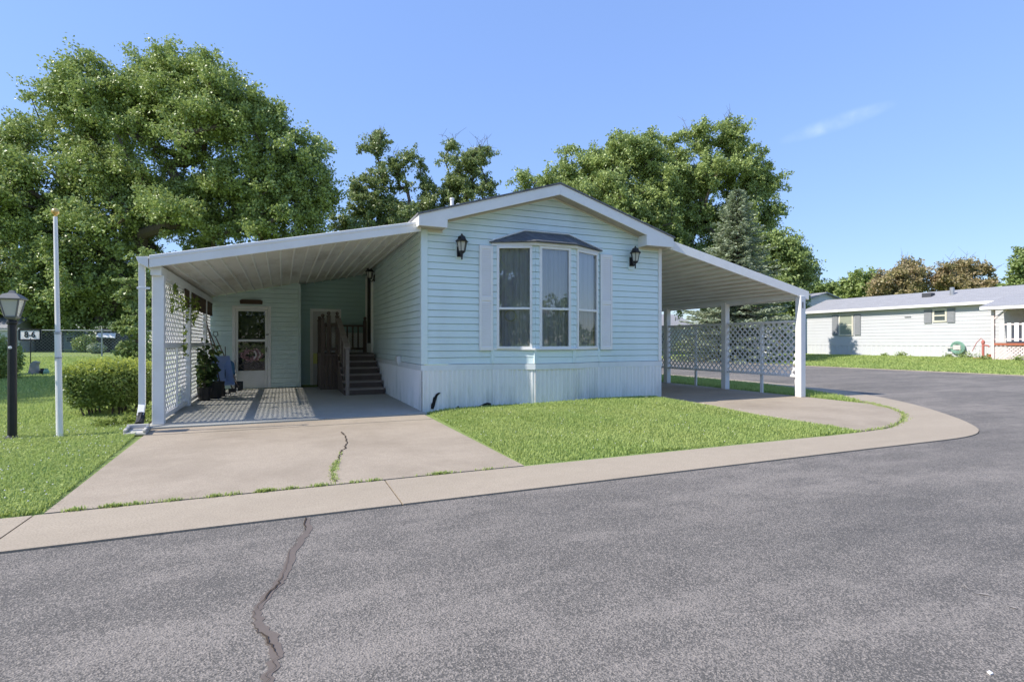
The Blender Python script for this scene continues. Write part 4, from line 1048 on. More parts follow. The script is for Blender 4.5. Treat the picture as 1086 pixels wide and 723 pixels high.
def tree(name, label, cat, base, lobes, ncl, nleaf, leaf, lm, seed, cr=1.0, r0=.35, top=None, group=None, shell=.62, twigs=0, upb=.35, flat=.9, lmats=None):
    base = Vector(base); C_ = clumps(lobes, ncl, seed, shell)
    C_ = C_[C_[:, 2] > base.z + .5]
    if top is None: t_ = np.average(np.array([l[:3] for l in lobes]), axis=0, weights=[l[3] * l[4] for l in lobes]); top = (t_[0], t_[1], t_[2] + .35 * max(l[5] for l in lobes))
    root = thing(name, label, cat, group, tuple(base))
    off = np.array(base)
    mb = skeleton(np.array(base) - np.array([0, 0, .15]), top, C_, r0, seed + 1, 5)
    r = np.random.default_rng(seed + 2)
    if twigs:
        hi = C_[np.argsort(-C_[:, 2])[:twigs * 3]]
        for c in hi[r.permutation(len(hi))[:twigs]]:
            p = Vector(c)
            for _ in range(3):
                d = Vector((r.normal(0, .5), r.normal(0, .5), r.uniform(.5, 1.2))) * r.uniform(.7, 1.5); q = p + d
                mb.tube([p, p + d * .5 + Vector(r.normal(0, .08, 3)), q], [.03, .02, .008], 4, False)
                for _ in range(2):
                    s = p + d * r.uniform(.4, .9); mb.tube([s, s + Vector(r.normal(0, .35, 3)) + Vector((0, 0, .2))], [.014, .006], 3, False)
    for i, v in enumerate(mb.v): mb.v[i] = (v[0] - off[0], v[1] - off[1], v[2] - off[2])
    mb.build('trunk', BARK, root)
    R_ = cr * r.uniform(.6, 1.35, len(C_)); per = (nleaf * R_ ** 1.6 / (R_ ** 1.6).sum()).astype(int) + 4
    idx = np.repeat(np.arange(len(C_)), per); n = len(idx)
    v = r.normal(0, 1, (n, 3)); v /= np.linalg.norm(v, axis=1)[:, None]
    # every clump is a spray of several leafy twigs, so its outline is ragged
    tw = r.normal(0, 1, (len(C_), 9, 3)); tw /= np.linalg.norm(tw, axis=2)[:, :, None]; tw *= r.uniform(.45, 1.25, (len(C_), 9, 1))
    pick = tw[idx, r.integers(0, 9, n)]
    P = C_[idx] + (v * (r.uniform(0, 1, n) ** .6)[:, None] * .34 + pick * r.uniform(.25, 1.05, n)[:, None]) * R_[idx][:, None] * np.array([1, 1, flat])
    k = P[:, 2] > base.z + .25; P = P[k]
    V, F = leafcloud(P - off, leaf, seed + 3, upb)
    link('crown', np_mesh('crown', V, F), lm, root)
    return root

def lob(d, *L, ry=.9):
    """crown lobes from (px, py, rx, rz) at distance d"""
    out = []
    for i, q in enumerate(L):
        px, py, rx, rz = q[:4]; dep = q[4] if len(q) > 4 else rnd.uniform(-.5, .5) * rx * d / FPX * .7
        c = at(px, py, d) + FWD * dep; s = d / FPX; out.append((c.x, c.y, c.z, rx * s, rx * s * ry, rz * s))
    return out
def gnd(px, d):
    p = at(px, 363, d); return (p.x, p.y, H(p.x, p.y))

# trees behind the home
tree('broadleaf_tree', 'huge full green tree rising behind the left carport and lawn, the biggest in view', 'tree', gnd(195, 40),
     lob(40, (75, 128, 66, 55), (165, 88, 52, 40), (110, 100, 48, 40), (208, 90, 40, 36), (150, 118, 68, 60), (20, 335, 70, 26), (75, 318, 60, 34), (235, 128, 66, 60), (288, 190, 60, 52), (275, 132, 40, 42), (312, 170, 42, 36), (332, 208, 30, 34), (35, 215, 70, 70), (130, 215, 90, 75), (222, 215, 78, 66), (60, 290, 80, 50), (135, 300, 66, 48), (-40, 215, 60, 85), (10, 160, 45, 42), (330, 205, 26, 34), (290, 270, 60, 50), (210, 300, 60, 40), (10, 325, 70, 30), (105, 335, 60, 22)),
     1000, 480000, .21, LEAF_A, 100, 1.3, .75, shell=.35)
tree('broadleaf_tree', 'open dark green tree with bare twigs showing between carport roof and home ridge', 'tree', gnd(440, 47),
     lob(47, (398, 160, 20, 20), (384, 200, 24, 22), (415, 190, 22, 22), (432, 172, 20, 13), (405, 225, 40, 22), (450, 190, 16, 16), (492, 172, 26, 18), (508, 165, 20, 15), (488, 200, 32, 26), (462, 215, 30, 22), (512, 205, 16, 24), (440, 235, 50, 20), (480, 155, 8, 10), (365, 235, 22, 18), (420, 270, 70, 30)),
     400, 105000, .20, LEAF_D, 110, .8, .45, twigs=14, shell=.4)
tree('broadleaf_tree', 'tall mid green tree behind the right half of the home roof', 'tree', gnd(640, 46),
     lob(46, (592, 198, 30, 24), (632, 180, 40, 38), (665, 162, 34, 30), (692, 172, 34, 36), (640, 230, 66, 40), (690, 225, 46, 42), (600, 250, 50, 40), (660, 280, 70, 40), (556, 190, 9, 10)),
     460, 210000, .205, LEAF_A, 120, 1.2, .5, shell=.35)
tree('broadleaf_tree', 'tall pointed green tree directly behind the blue spruce', 'tree', gnd(752, 47),
     lob(47, (775, 142, 22, 24), (742, 148, 22, 18), (790, 178, 34, 26), (745, 190, 36, 36), (806, 200, 26, 24), (730, 235, 40, 40), (790, 235, 45, 40), (822, 225, 16, 14), (760, 290, 70, 45), (712, 165, 14, 30), (714, 195, 26, 36)),
     420, 190000, .205, LEAF_A, 130, 1.1, .45, shell=.35, twigs=4)
tree('broadleaf_tree', 'smaller light green tree just right of the blue spruce above the carport edge', 'tree', gnd(832, 41),
     lob(41, (838, 270, 20, 20), (822, 258, 20, 18), (845, 292, 22, 14), (815, 295, 30, 22), (858, 302, 9, 8), (832, 325, 26, 18)),
     140, 42000, .20, LEAF_L, 140, .9, .25, shell=.4)
tree('small_tree', 'low bright green tree behind the left end of the white neighbour home', 'tree', gnd(872, 66), lob(66, (870, 312, 18, 12), (885, 308, 12, 8)), 60, 12000, .30, LEAF_L, 150, 1.0, .2)
tree('small_tree', 'rounded green tree left of the two bronze trees over the neighbour roof', 'tree', gnd(912, 64), lob(64, (912, 303, 20, 16), (900, 312, 16, 12), (925, 310, 18, 12)), 80, 16000, .30, LEAF_A, 160, 1.0, .22)
tree('bronze_tree', 'left of two bronze-leaved trees behind the neighbour roof, the rounder one', 'tree', gnd(950, 56), lob(56, (942, 300, 26, 20), (962, 292, 22, 16), (975, 302, 14, 16), (945, 318, 34, 14)), 120, 26000, .24, LEAF_BR, 170, .9, .22, group=None, shell=.4, twigs=5)
tree('bronze_tree', 'right of two bronze-leaved trees behind the neighbour roof, with open wispy branches', 'tree', gnd(1015, 55), lob(55, (1010, 292, 24, 16), (1030, 284, 18, 11), (1045, 288, 12, 7), (998, 300, 18, 14), (1020, 306, 32, 12)), 100, 20000, .24, LEAF_BR, 180, .85, .22, shell=.4, twigs=9)
tree('small_tree', 'bright green tree at the right edge above the neighbour porch roof', 'tree', gnd(1085, 52), lob(52, (1082, 288, 16, 18), (1095, 278, 20, 20), (1070, 305, 16, 10), (1105, 300, 30, 22)), 90, 22000, .26, LEAF_L, 190, .9, .25)
tree('broadleaf_tree', 'broad green tree beyond the left edge of the view behind the fence', 'tree', gnd(-190, 42), lob(42, (-190, 190, 90, 70), (-130, 240, 70, 60), (-240, 250, 80, 60), (-190, 290, 110, 45)), 200, 60000, .26, LEAF_A, 240, 1.3, .5, shell=.4)
# young tree between hedge and carport
tree('young_tree', 'young yellow-green tree with loose layered branches beside the carport downspout', 'tree', gnd(146, 14.5),
     lob(14.5, (150, 275, 10, 14), (143, 310, 16, 16), (138, 345, 18, 14), (152, 340, 16, 26), (146, 372, 20, 14), (157, 300, 8, 20)), 90, 11000, .085, LEAF_L, 200, .26, .05, shell=.3, flat=.5)
# tree off to the left whose shade falls over the back lawn
tree('broadleaf_tree', 'shade tree standing outside the left edge of the view', 'tree', (-15.5, 17.2, H(-15.5, 17)), [(-15.5, 17.2, 6.5, 3.6, 4.6, 3.4), (-14.5, 19.5, 8, 3, 3, 2.5), (-16.5, 15.5, 8, 3, 3, 2.4)], 120, 26000, .24, LEAF_D, 210, .95, .3)

# blue spruce across the side street
def spruce(base, Ht, Rm, seed):
    r = np.random.default_rng(seed); root = thing('blue_spruce', 'blue-green spruce with layered drooping boughs behind the right carport', 'spruce', loc=base)
    mb = MB(); mb.tube([(0, 0, -.1), (0, 0, Ht * .5), (0, 0, Ht * .97)], [.24, .13, .02], 8, False); P, D, Sz = [], [], []
    z = .5
    while z < Ht * .985:
        f = 1 - z / Ht; Rr = Rm * (f ** .82) * (1.0 if z > 1.2 else .9); nb = int(6 + 9 * f); ph = r.uniform(0, 6)
        for k in range(nb):
            a = ph + 2 * math.pi * k / nb + r.normal(0, .15); L = Rr * r.uniform(.72, 1.12) + .12
            dirh = np.array([math.cos(a), math.sin(a), 0]); droop = -.18 - .20 * f + r.normal(0, .04)
            ns = max(5, int(L / .085)); prev = None
            for s in range(ns + 1):
                t = s / ns; p = dirh * L * t + np.array([0, 0, z + L * (droop * t + .22 * t * t * (1 if f > .2 else 2))])
                if prev is not None and s % 4 == 0: pass
                if t > .12:
                    wid = (.42 * math.sin(math.pi * min(1, t * .85 + .15)) * min(1, L)) + .05
                    sd = np.array([-dirh[1], dirh[0], 0])
                    for q in range(6):
                        o = r.uniform(-1, 1); pp = p + sd * o * wid * .75 + np.array([0, 0, -abs(o) * wid * .22 + r.normal(0, .03)])
                        d_ = dirh * .75 + sd * o * .9 + np.array([0, 0, r.normal(-.08, .22)]); P.append(pp); D.append(d_); Sz.append(r.uniform(.16, .30))
            mb.tube([(0, 0, z), tuple(dirh * L * .5 + np.array([0, 0, z + L * (droop * .5 + .05)])), tuple(dirh * L * .92 + np.array([0, 0, z + L * (droop * .92 + .19)]))], [.035, .022, .008], 4, False)
        z += .17 + .16 * f
    mb.build('trunk', BARK, root)
    P, D, Sz = np.array(P), np.array(D), np.array(Sz); D /= np.linalg.norm(D, axis=1)[:, None]
    nr = r.normal(0, .5, P.shape); nr[:, 2] += .9; b = np.cross(nr, D); b /= np.linalg.norm(b, axis=1)[:, None]
    V = np.stack([P - D * Sz[:, None] * .4, P + b * Sz[:, None] * .17, P + D * Sz[:, None] * .6, P - b * Sz[:, None] * .17], 1).reshape(-1, 3)
    link('crown', np_mesh('crown', V, np.arange(len(V)).reshape(-1, 4)), NEEDLE, root)
sp = at(782, 363, 33); spruce((sp.x, sp.y, H(sp.x, sp.y)), 10.7, 4.2, 300)

m = MB(); q = at(1050, 711, CAMH * FPX / (711 - 363)); m.prism([(q.x - .009, q.y - .005, -.010), (q.x + .008, q.y - .006, -.010), (q.x + .010, q.y + .006, -.007), (q.x - .005, q.y + .007, -.008)], (0, 0, .004))
tag(m.build('paper_scrap', WHITE), 'small white paper scrap lying on the asphalt near the bottom right corner', 'litter')
# clipped hedge
hg = thing('hedge', 'clipped rounded green hedge with yellow-green top beside the carport post', 'hedge', loc=(-2.58, 10.8, -.01))
r = np.random.default_rng(400)
def hedge_pts(n, x0, x1, y0, y1, zt, r):
    u_, v_, w_ = r.uniform(-1, 1, (3, n)); s = np.array([(x1 - x0) / 2, (y1 - y0) / 2])
    face = r.integers(0, 5, n); p = np.stack([u_, v_, w_], 1)
    p[face == 0, 0] = 1; p[face == 1, 0] = -1; p[face == 2, 1] = -1; p[face == 3, 1] = 1; p[face == 4, 2] = 1
    sup = (np.abs(p) ** 3).sum(1) ** (1 / 3); p /= sup[:, None]
    p *= (1 - .16 * r.uniform(0, 1, n) ** 1.6 + .05 * np.sin(p[:, 0] * 5 + p[:, 2] * 4) * np.cos(p[:, 1] * 6))[:, None]
    taper = .78 + .22 * (p[:, 2] + 1) / 2
    return np.stack([p[:, 0] * s[0] * taper, p[:, 1] * s[1] * taper, (p[:, 2] * .5 + .5) * (zt - .06) + .09], 1)
P = hedge_pts(26000, -.66, .66, -.85, .85, .80, r); P += r.normal(0, .024, P.shape)
V, F = leafcloud(P, .046, 401, .2, .12, .55); link('crown', np_mesh('crown', V, F), HEDGEL, hg)
Pt = P[P[:, 2] > .69 - .06 * r.uniform(0, 1, len(P))]; Pt = Pt[r.permutation(len(Pt))[:4500]]; Pt = Pt + np.stack([r.normal(0, .02, len(Pt)), r.normal(0, .02, len(Pt)), r.uniform(.0, .085, len(Pt))], 1)
V, F = leafcloud(Pt, .036, 402, .4, .12, .5); link('new_growth', np_mesh('new_growth', V, F), HEDGET, hg)
m = MB()
for _ in range(26):
    x, y = r.uniform(-.4, .4), r.uniform(-.6, .6); m.tube([(x * .8, y * .8, -.02), (x, y, .3), (x * 1.2 + r.normal(0, .05), y * 1.1, .62)], [.014, .011, .006], 5, False)
m.build('trunk', BARK, hg)
pl = []
for i, (x, y, s) in enumerate(((-1.95, 9.2, .16), (-2.25, 9.05, .11), (-1.9, 9.75, .2))):
    P = np.random.default_rng(500 + i).normal(0, 1, (260, 3)) * np.array([s * .6, s * .6, s * .35]); P[:, 2] = np.abs(P[:, 2]) + .02
    V, F = leafcloud(P, .05, 510 + i, .5); o = link('ground_plant', np_mesh('ground_plant', V, F), VINEM); o.location = (x, y, 0)
    tag(o, ['low pale green plant at the foot of the carport downspout', 'tiny pale green plant in front of the hedge corner', 'bushier pale green plant between hedge and lattice'][i], 'plant')
sheet('planting_bed', [(-2.6, 8.95), (-1.75, 8.75), (-1.73, 11.5), (-2.0, 11.5)], -.002, SOIL)

# ------------------------------------------------------------------ things stored in the left carport
wb = thing('wheelbarrow', 'pale blue wheelbarrow tipped up on its wheel against the lattice', 'wheelbarrow', loc=(-1.22, 13.05, .02), rz=R(-62)); wb.scale = (.62, .62, .72)
wt = Vector
tilt = R(62); ct, s_t = math.cos(tilt), math.sin(tilt)
def wbv(p):   # local barrow (x forward to wheel) tipped nose-down round the wheel
    x, y, z = p; x -= .62; z -= .0
    return Vector((x * ct + z * s_t * .9, y, -x * s_t + z * ct * .9 + .02))
m = MB(); 
bo_ = [(-.18, -.17, .30), (.28, -.17, .26), (.28, .17, .26), (-.18, .17, .30)]; to_ = [(-.42, -.30, .58), (.52, -.30, .54), (.52, .30, .54), (-.42, .30, .58)]
B_, T_ = [wbv(p) for p in bo_], [wbv(p) for p in to_]
m.poly(B_)
for i in range(4):
    j = (i + 1) % 4; m.poly([B_[i], B_[j], T_[j], T_[i]])
m.tube(T_ + [T_[0]], .014, 6); m.build('tray', BLUEL, wb)
m = MB()
for s in (-1, 1): m.tube([wbv((.60, s * .05, .17)), wbv((.1, s * .16, .27)), wbv((-.35, s * .24, .36)), wbv((-.80, s * .28, .45))], .016, 6); m.tube([wbv((-.05, s * .18, .29)), wbv((-.22, s * .2, .02)), wbv((-.34, s * .22, .34))], .013, 6)
m.build('frame', BLACK, wb)
m = MB(); c = wbv((.60, 0, .17)); ax = Vector((0, 1, 0)); m.tube([c - ax * .045, c - ax * .04, c + ax * .04, c + ax * .045], [.13, .17, .17, .13], 18); m.build('wheel', RUBBER, wb)
ch = thing('folding_chair', 'dark blue folding chair with a rounded back leaning beside the storm door', 'folding chair', loc=(-1.22, 14.35, .022), rz=R(12))
def oval(cx, cz, a, b, y, th, tl):
    mm = MB(); mm.prism([(cx + a * math.copysign(abs(math.cos(t)) ** .7, math.cos(t)), y + tl * (cz + b * math.sin(t)), cz + b * math.copysign(abs(math.sin(t)) ** .7, math.sin(t))) for t in np.linspace(0, 2 * math.pi, 24, endpoint=False)], (0, th, 0)); return mm
oval(.02, .48, .19, .24, 0, .035, .18).build('backrest', BLUEP, ch, bevel=.01)
m = MB(); m.prism([(-.19, -.08, .18), (.17, -.08, .18), (.17, .05, .42), (-.19, .05, .42)], (0, .035, 0)); m.build('seat', BLUEP, ch, bevel=.01)
for s in (-1, 1):
    m = MB(); m.tube([(s * .20, -.22, 0), (s * .20, .02, .45), (s * .19, .14, .72)], .012, 6); m.build('leg', GALV, ch)
    m = MB(); m.tube([(s * .17, .16, 0), (s * .17, -.03, .36)], .012, 6); m.build('leg', GALV, ch)
m = MB(); m.lathe([(.12, 0), (.15, .03), (.185, .20), (.20, .33), (.205, .34), (.185, .345), (.17, .31)], 18)
o = m.build('planter_pot', RUBBER, smooth=False); o.location = (-1.30, 12.55, .022); tag(o, 'round black plastic planter pot standing on the slab by the lattice', 'planter')
pp = thing('potted_plant', 'tall dark-leaved potted plant growing up inside the white lattice', 'potted plant', loc=(-1.42, 12.15, .022))
m = MB(); m.lathe([(.10, 0), (.13, .22), (.14, .25), (.12, .25)], 14); m.build('pot', BLACK, pp)
r = np.random.default_rng(610); P = []; m = MB()
for k in range(16):
    a = r.uniform(0, 6.28); h = r.uniform(.5, 1.12); e = Vector((.17 * math.cos(a) * r.uniform(.4, 1) + .03, .28 * math.sin(a), h)); m.tube([(0, 0, .2), (e.x * .5, e.y * .5, h * .6), e], .006, 4, False)
    for t in r.uniform(.35, 1, 26): P.append(np.array([e.x * t, e.y * t, .2 + (h - .2) * t]) + r.normal(0, .07, 3))
P = np.array(P); P[:, 0] = np.maximum(P[:, 0], -.10); V, F = leafcloud(P, .12, 611, .3); link('leaves', np_mesh('leaves', V, F), PLANTM, pp); m.build('stems', BARK, pp)
r = np.random.default_rng(620); P = []; m = MB()
for k in range(9):
    y = 9.3 + .36 * k + r.normal(0, .1); z0 = 2.02; L = r.uniform(.25, 1.2) if k in (2, 3) else r.uniform(.15, .6)
    m.tube([(-1.545, y, z0), (-1.54, y + .05, z0 - L * .5), (-1.545, y + .1, z0 - L)], .004, 4, False)
    for t in r.uniform(0, 1, int(26 * (L + .4))): P.append((-1.535 + abs(r.normal(0, .02)), y + .1 * t + r.normal(0, .10), z0 - L * t + r.normal(0, .04)))
V, F = leafcloud(np.array(P), .075, 621, .0); vn = thing('vine', 'green leafy vine trailing over the top front corner of the carport lattice', 'vine', loc=(-1.54, 10, 2))
V -= np.array((-1.54, 10, 2)); link('leaves', np_mesh('leaves', V, F), VINEM, vn); m.v = [(a + 1.54, b - 10, c - 2) for a, b, c in m.v]; m.build('stems', BARK, vn)
tools = (('garden_rake', 'dark long-handled rake leaning nearest the pale blue wheelbarrow', (-1.18, 12.9, .03), (-1.50, 13.15, 1.62), 'rake'),
         ('garden_hoe', 'dark long-handled hoe leaning on the lattice beside the rake', (-1.05, 13.75, .03), (-1.50, 13.35, 1.50), 'hoe'),
         ('garden_shovel', 'dark shovel with a D-shaped grip leaning behind the folding chair', (-.95, 14.2, .03), (-1.45, 14.35, 1.30), 'shovel'))
for nm, lb, a, b, ct_ in tools:
    t_ = thing(nm, lb, ct_, loc=a); v = Vector(b) - Vector(a)
    m = MB(); m.tube([(0, 0, .08), v], .014, 6); m.build('handle', DARKWOOD, t_)
    m = MB()
    if nm == 'garden_rake':
        m.beam((-.16, 0, .06), (.16, 0, .06), .02, .02)
        for k in range(9): m.beam((-.16 + k * .04, 0, .06), (-.16 + k * .04, -.03, 0), .008, .008)
    elif nm == 'garden_hoe': m.box(-.08, -.02, 0, .08, -.012, .09); m.tube([(0, -.015, .08), (0, 0, .12)], .01, 5)
    else:
        m.prism([(-.09, 0, .02), (0, 0, -.01), (.09, 0, .02), (.09, .02, .22), (-.09, .02, .22)], (0, .012, 0))
        d_ = v.normalized(); m.tube([v, v + Vector((.05, 0, .04)), v + Vector((.04, 0, .12)), v + Vector((-.04, 0, .12)), v + Vector((-.05, 0, .04)), v], .01, 5)
    m.build('head', BLACK, t_)

# ------------------------------------------------------------------ chain link fence and what is behind it
FYY = 34.0
cf = thing('chain_link_fence', 'low chain link fence with a galvanised top rail across the back lawn', 'fence', loc=(-10, FYY, .4))
m = MB(); zt = H(-10, FYY) + 1.36; m.tube([(-40, FYY, zt), (-3.5, FYY, zt)], .024, 6); hb(m, 'rail', GALV, cf)
for px in (20, 108):
    q = at(px, 363, 1); x = q.x / q.y * FYY
    m = MB(); m.tube([(x, FYY, H(x, FYY) - .1), (x, FYY, zt + .05)], .034, 8); m.lathe([(.04, 0), (.04, .03), (0, .06)], 8, (x, FYY, zt + .05)); hb(m, 'post', GALV, cf)
for x in (-38, -32.0, -26, -20, -4.2):
    m = MB(); m.tube([(x, FYY, H(x, FYY) - .1), (x, FYY, zt + .05)], .034, 8); hb(m, 'post', GALV, cf)
m = MB(); x = -18.0
while x < -3.6:
    for s in (1, -1):
        xa = x; z0 = H(x, FYY); m.beam((xa, FYY + .002 * s, z0), (xa + s * 1.3, FYY + .002 * s, z0 + 1.3), .006, .006)
    x += .16
hb(m, 'wire_mesh', GALV, cf)

def simple_house(name, label, cat, x0, x1, y0, y1, z0, eave, ridge, along='x', wall=NSIDE, rf=SHINGL, wins=()):
    b = thing(name, label, cat, loc=((x0 + x1) / 2, (y0 + y1) / 2, z0)); m = MB()
    tops = {}
    if along == 'x':
        gab = lambda s: eave + (ridge - eave) * (1 - abs(s / (y1 - y0) * 2 - 1))
        siding(m, (x0, y0), (x1, y0), z0, eave, .2); siding(m, (x1, y1), (x0, y1), z0, eave, .2); siding(m, (x1, y0), (x1, y1), z0, ridge, .2, gab); siding(m, (x0, y1), (x0, y0), z0, ridge, .2, gab)
        r_ = MB(); ym = (y0 + y1) / 2; s_ = (ridge - eave) / (ym - y0)
        for ya, yb_ in ((y0 - .35, ym), (y1 + .35, ym)):
            r_.prism([(x0 - .3, ya, eave - .35 * s_), (x0 - .3, yb_, ridge), (x0 - .3, yb_, ridge + .08), (x0 - .3, ya, eave - .35 * s_ + .08)], (x1 - x0 + .6, 0, 0))
    else:
        gab = lambda s: eave + (ridge - eave) * (1 - abs(s / (x1 - x0) * 2 - 1))
        siding(m, (x0, y0), (x1, y0), z0, ridge, .2, gab); siding(m, (x1, y1), (x0, y1), z0, ridge, .2, gab); siding(m, (x1, y0), (x1, y1), z0, eave, .2); siding(m, (x0, y1), (x0, y0), z0, eave, .2)
        r_ = MB(); xm = (x0 + x1) / 2; s_ = (ridge - eave) / (xm - x0)
        for xa, xb in ((x0 - .35, xm), (x1 + .35, xm)):
            r_.prism([(xa, y0 - .3, eave - .35 * s_), (xb, y0 - .3, ridge), (xb, y0 - .3, ridge + .08), (xa, y0 - .3, eave - .35 * s_ + .08)], (0, y1 - y0 + .6, 0))
    hb(m, 'wall', wall, b); hb(r_, 'roof', rf, b)
    for (side, a, za, ww, hh) in wins:
        f = MB(); e = .07
        for q in ((a, za, a + ww, za + e), (a, za + hh - e, a + ww, za + hh), (a, za + e, a + e, za + hh - e), (a + ww - e, za + e, a + ww, za + hh - e), (a + e, za + hh * .5 - .03, a + ww - e, za + hh * .5 + .03)):
            if side == 's': f.box(q[0], y0 - .05, q[1], q[2], y0 - .012, q[3])
            else: f.box(x0 - .05, q[0], q[1], x0 - .012, q[2], q[3])
        wf = hb(f, 'window', WHITE, b); p = MB()
        if side == 's': p.box(a + e, y0 - .035, za + e, a + ww - e, y0 - .02, za + hh - e)
        else: p.box(x0 - .035, a + e, za + e, x0 - .02, a + ww - e, za + hh - e)
        hb(p, 'pane', PANEM, wf)
    return b
def pane_mat():
    t = NT('far_window_pane'); t.col((.09, .11, .11, 1)); t.rough(.08, .6); return t.m
PANEM = pane_mat()
q = at(9, 363, 36); simple_house('neighbour_home', 'grey-roofed home just inside the left edge behind the black lamp post', 'house', q.x - 11, q.x, q.y, q.y + 6, H(q.x, q.y), 2.15, 3.0, 'x', wins=(('s', q.x - 3, 1.1, 1.2, 1.0),))
q = at(122, 363, 37); z0 = H(q.x, q.y)
b = thing('garden_shed', 'low charcoal shed with a pale awning behind the chain link fence', 'shed', loc=(q.x, q.y, z0)); m = MB()
m.box(-1.05, 0, 0, 1.1, 1.6, 1.45); m.prism([(-1.15, -.12, 1.452), (1.2, -.12, 1.452), (1.2, 1.75, 1.62), (-1.15, 1.75, 1.62)], (0, 0, .05)); m.build('wall', CHARC, b, bevel=.01)
m = MB(); m.prism([(-.95, -.03, 1.30), (.05, -.03, 1.30), (.1, -.40, .98), (-.98, -.40, 1.05)], (0, 0, .03)); m.build('awning', WHITE, b)
m = MB(); m.box(-.9, -.03, .1, -.2, -.004, .92); m.build('door', BLACK, b)
q = at(49, 363, 40); z0 = H(q.x, q.y)
b = thing('garden_shed', 'small charcoal shed seen beyond the fence behind the lot sign', 'shed', loc=(q.x, q.y, z0)); m = MB(); m.box(-.65, 0, 0, .65, 1.3, 1.25); m.build('wall', CHARC, b)
m = MB(); m.prism([(-.75, -.1, 1.252), (0, -.1, 1.55), (.75, -.1, 1.252)], (0, 1.5, 0)); m.build('roof', SHINGD, b)
q = at(75, 363, 47); z0 = H(q.x, q.y)
simple_house('garden_shed', 'pale blue-white shed with a dark window far beyond the chain link fence', 'shed', q.x - .9, q.x + .9, q.y, q.y + 1.8, z0, z0 + 1.3, z0 + 1.8, 'y', paint('pale_shed_boards', (.55, .60, .68, 1), .6), SHINGD, wins=(('s', q.x - .35, z0 + .6, .6, .5),))
r = np.random.default_rng(700)
def bush(name, label, p, s, n, leaf, lm, seed, cat='bush', group=None):
    rr = np.random.default_rng(seed); v = rr.normal(0, 1, (n, 3)); v /= np.linalg.norm(v, axis=1)[:, None]; v *= (.55 + .5 * rr.uniform(0, 1, n))[:, None] * (1 + .18 * np.sin(v[:, :1] * 7 + seed) * np.cos(v[:, 1:2] * 6))
    P = v * np.array(s) + np.array([0, 0, s[2] * .9]); P = P[P[:, 2] > .02]; V, F = leafcloud(P, leaf, seed + 1, .4)
    o = thing(name, label, cat, group, loc=tuple(p)); link('crown', np_mesh('crown', V, F), lm, o)
    m = MB()
    for k in range(5):
        a = k * 1.3; m.tube([(0, 0, -.05), (s[0] * .3 * math.cos(a), s[1] * .3 * math.sin(a), s[2] * .9)], [.03, .012], 5, False)
    m.build('trunk', BARK, o); return o
p = seat(-4, 402); bush('bush', 'leafy green bush cut by the left edge below the lamp lantern', p, (.55, .55, .62), 5000, .09, LEAF_A, 710)
for i, (px, d, s, lb) in enumerate(((92, 36.5, (.75, .6, .62), 'loose grey-green bush in front of the fence left of its bare post'), (103, 33.5, (.45, .4, .35), 'low pale bush at the foot of the fence post'), (140, 33, (.8, .5, .42), 'low green bush where the fence meets the young tree'))):
    q = at(px, 363, d); bush('bush', lb, (q.x, q.y, H(q.x, q.y)), s, 2600, .13, LEAF_A if i != 1 else NEEDLE, 720 + i)

# ------------------------------------------------------------------ the white home across the side street
nh = thing('mobile_home', 'long white neighbour mobile home with grey shutters and a grey shingle roof', 'mobile home', loc=(36.9, 16, .3))
NX, NX1, NY0, NY1, NZ = 34.5, 39.3, 4.0, 26.9, .30
m = MB(); siding(m, (NX, NY1), (NX, NY0), .98, 3.36, .2, out=.006); siding(m, (NX1, NY1), (NX, NY1), .98, 4.2, .2, ztop=lambda s: 3.40 + .83 * (1 - abs(s / 2.4 - 1))); siding(m, (NX, NY0), (NX1, NY0), .98, 4.2, .2, ztop=lambda s: 3.40 + .83 * (1 - abs(s / 2.4 - 1))); siding(m, (NX1, NY0), (NX1, NY1), .98, 3.36, .2)
hb(m, 'wall', NSIDE, nh)
m = MB(); ribbed(m, (NX + .02, NY1), (NX + .02, NY0), .1, .98, .3, .015); ribbed(m, (NX1, NY1 - .02), (NX, NY1 - .02), .1, .98, .3, .015); ribbed(m, (NX, NY0 + .02), (NX1, NY0 + .02), .1, .98, .3, .015); hb(m, 'skirting', NSIDE, nh)
m = MB()
for a, b_ in ((NX - .35, 36.9), (NX1 + .35, 36.9)):
    m.prism([(a, NY0 - .3, 3.30), (b_, NY0 - .3, 4.23), (b_, NY0 - .3, 4.29), (a, NY0 - .3, 3.36)], (0, NY1 - NY0 + .6, 0))
nr_ = hb(m, 'roof', SHINGL, nh)
m = MB(); m.box(NX - .37, NY0 - .32, 3.20, NX - .34, NY1 + .32, 3.35); m.box(NX - .34, NY0, 3.26, NX + .02, NY1, 3.29); hb(m, 'fascia', WHITE, nh)
def nwin(y0, y1, z0, z1, m2=PANEM):
    f = MB(); e = .09
    f.box(NX - .06, y0 - e, z0 - e, NX - .02, y1 + e, z0); f.box(NX - .06, y0 - e, z1, NX - .02, y1 + e, z1 + e); f.box(NX - .06, y0 - e, z0, NX - .02, y0, z1); f.box(NX - .06, y1, z0, NX - .02, y1 + e, z1)
    f.box(NX - .05, y0, (z0 + z1) / 2 - .035, NX - .025, y1, (z0 + z1) / 2 + .035)
    wf = hb(f, 'window', paint('cream_window_frame', (.72, .68, .55, 1), .5), nh); p = MB(); p.box(NX - .035, y0, z0, NX - .02, y1, z1); hb(p, 'pane', m2, wf)
blindm = paint('green_grey_blind', (.33, .36, .28, 1), .6)
nwin(23.6, 24.4, 1.70, 2.93, blindm); nwin(18.2, 18.74, 2.42, 2.98)
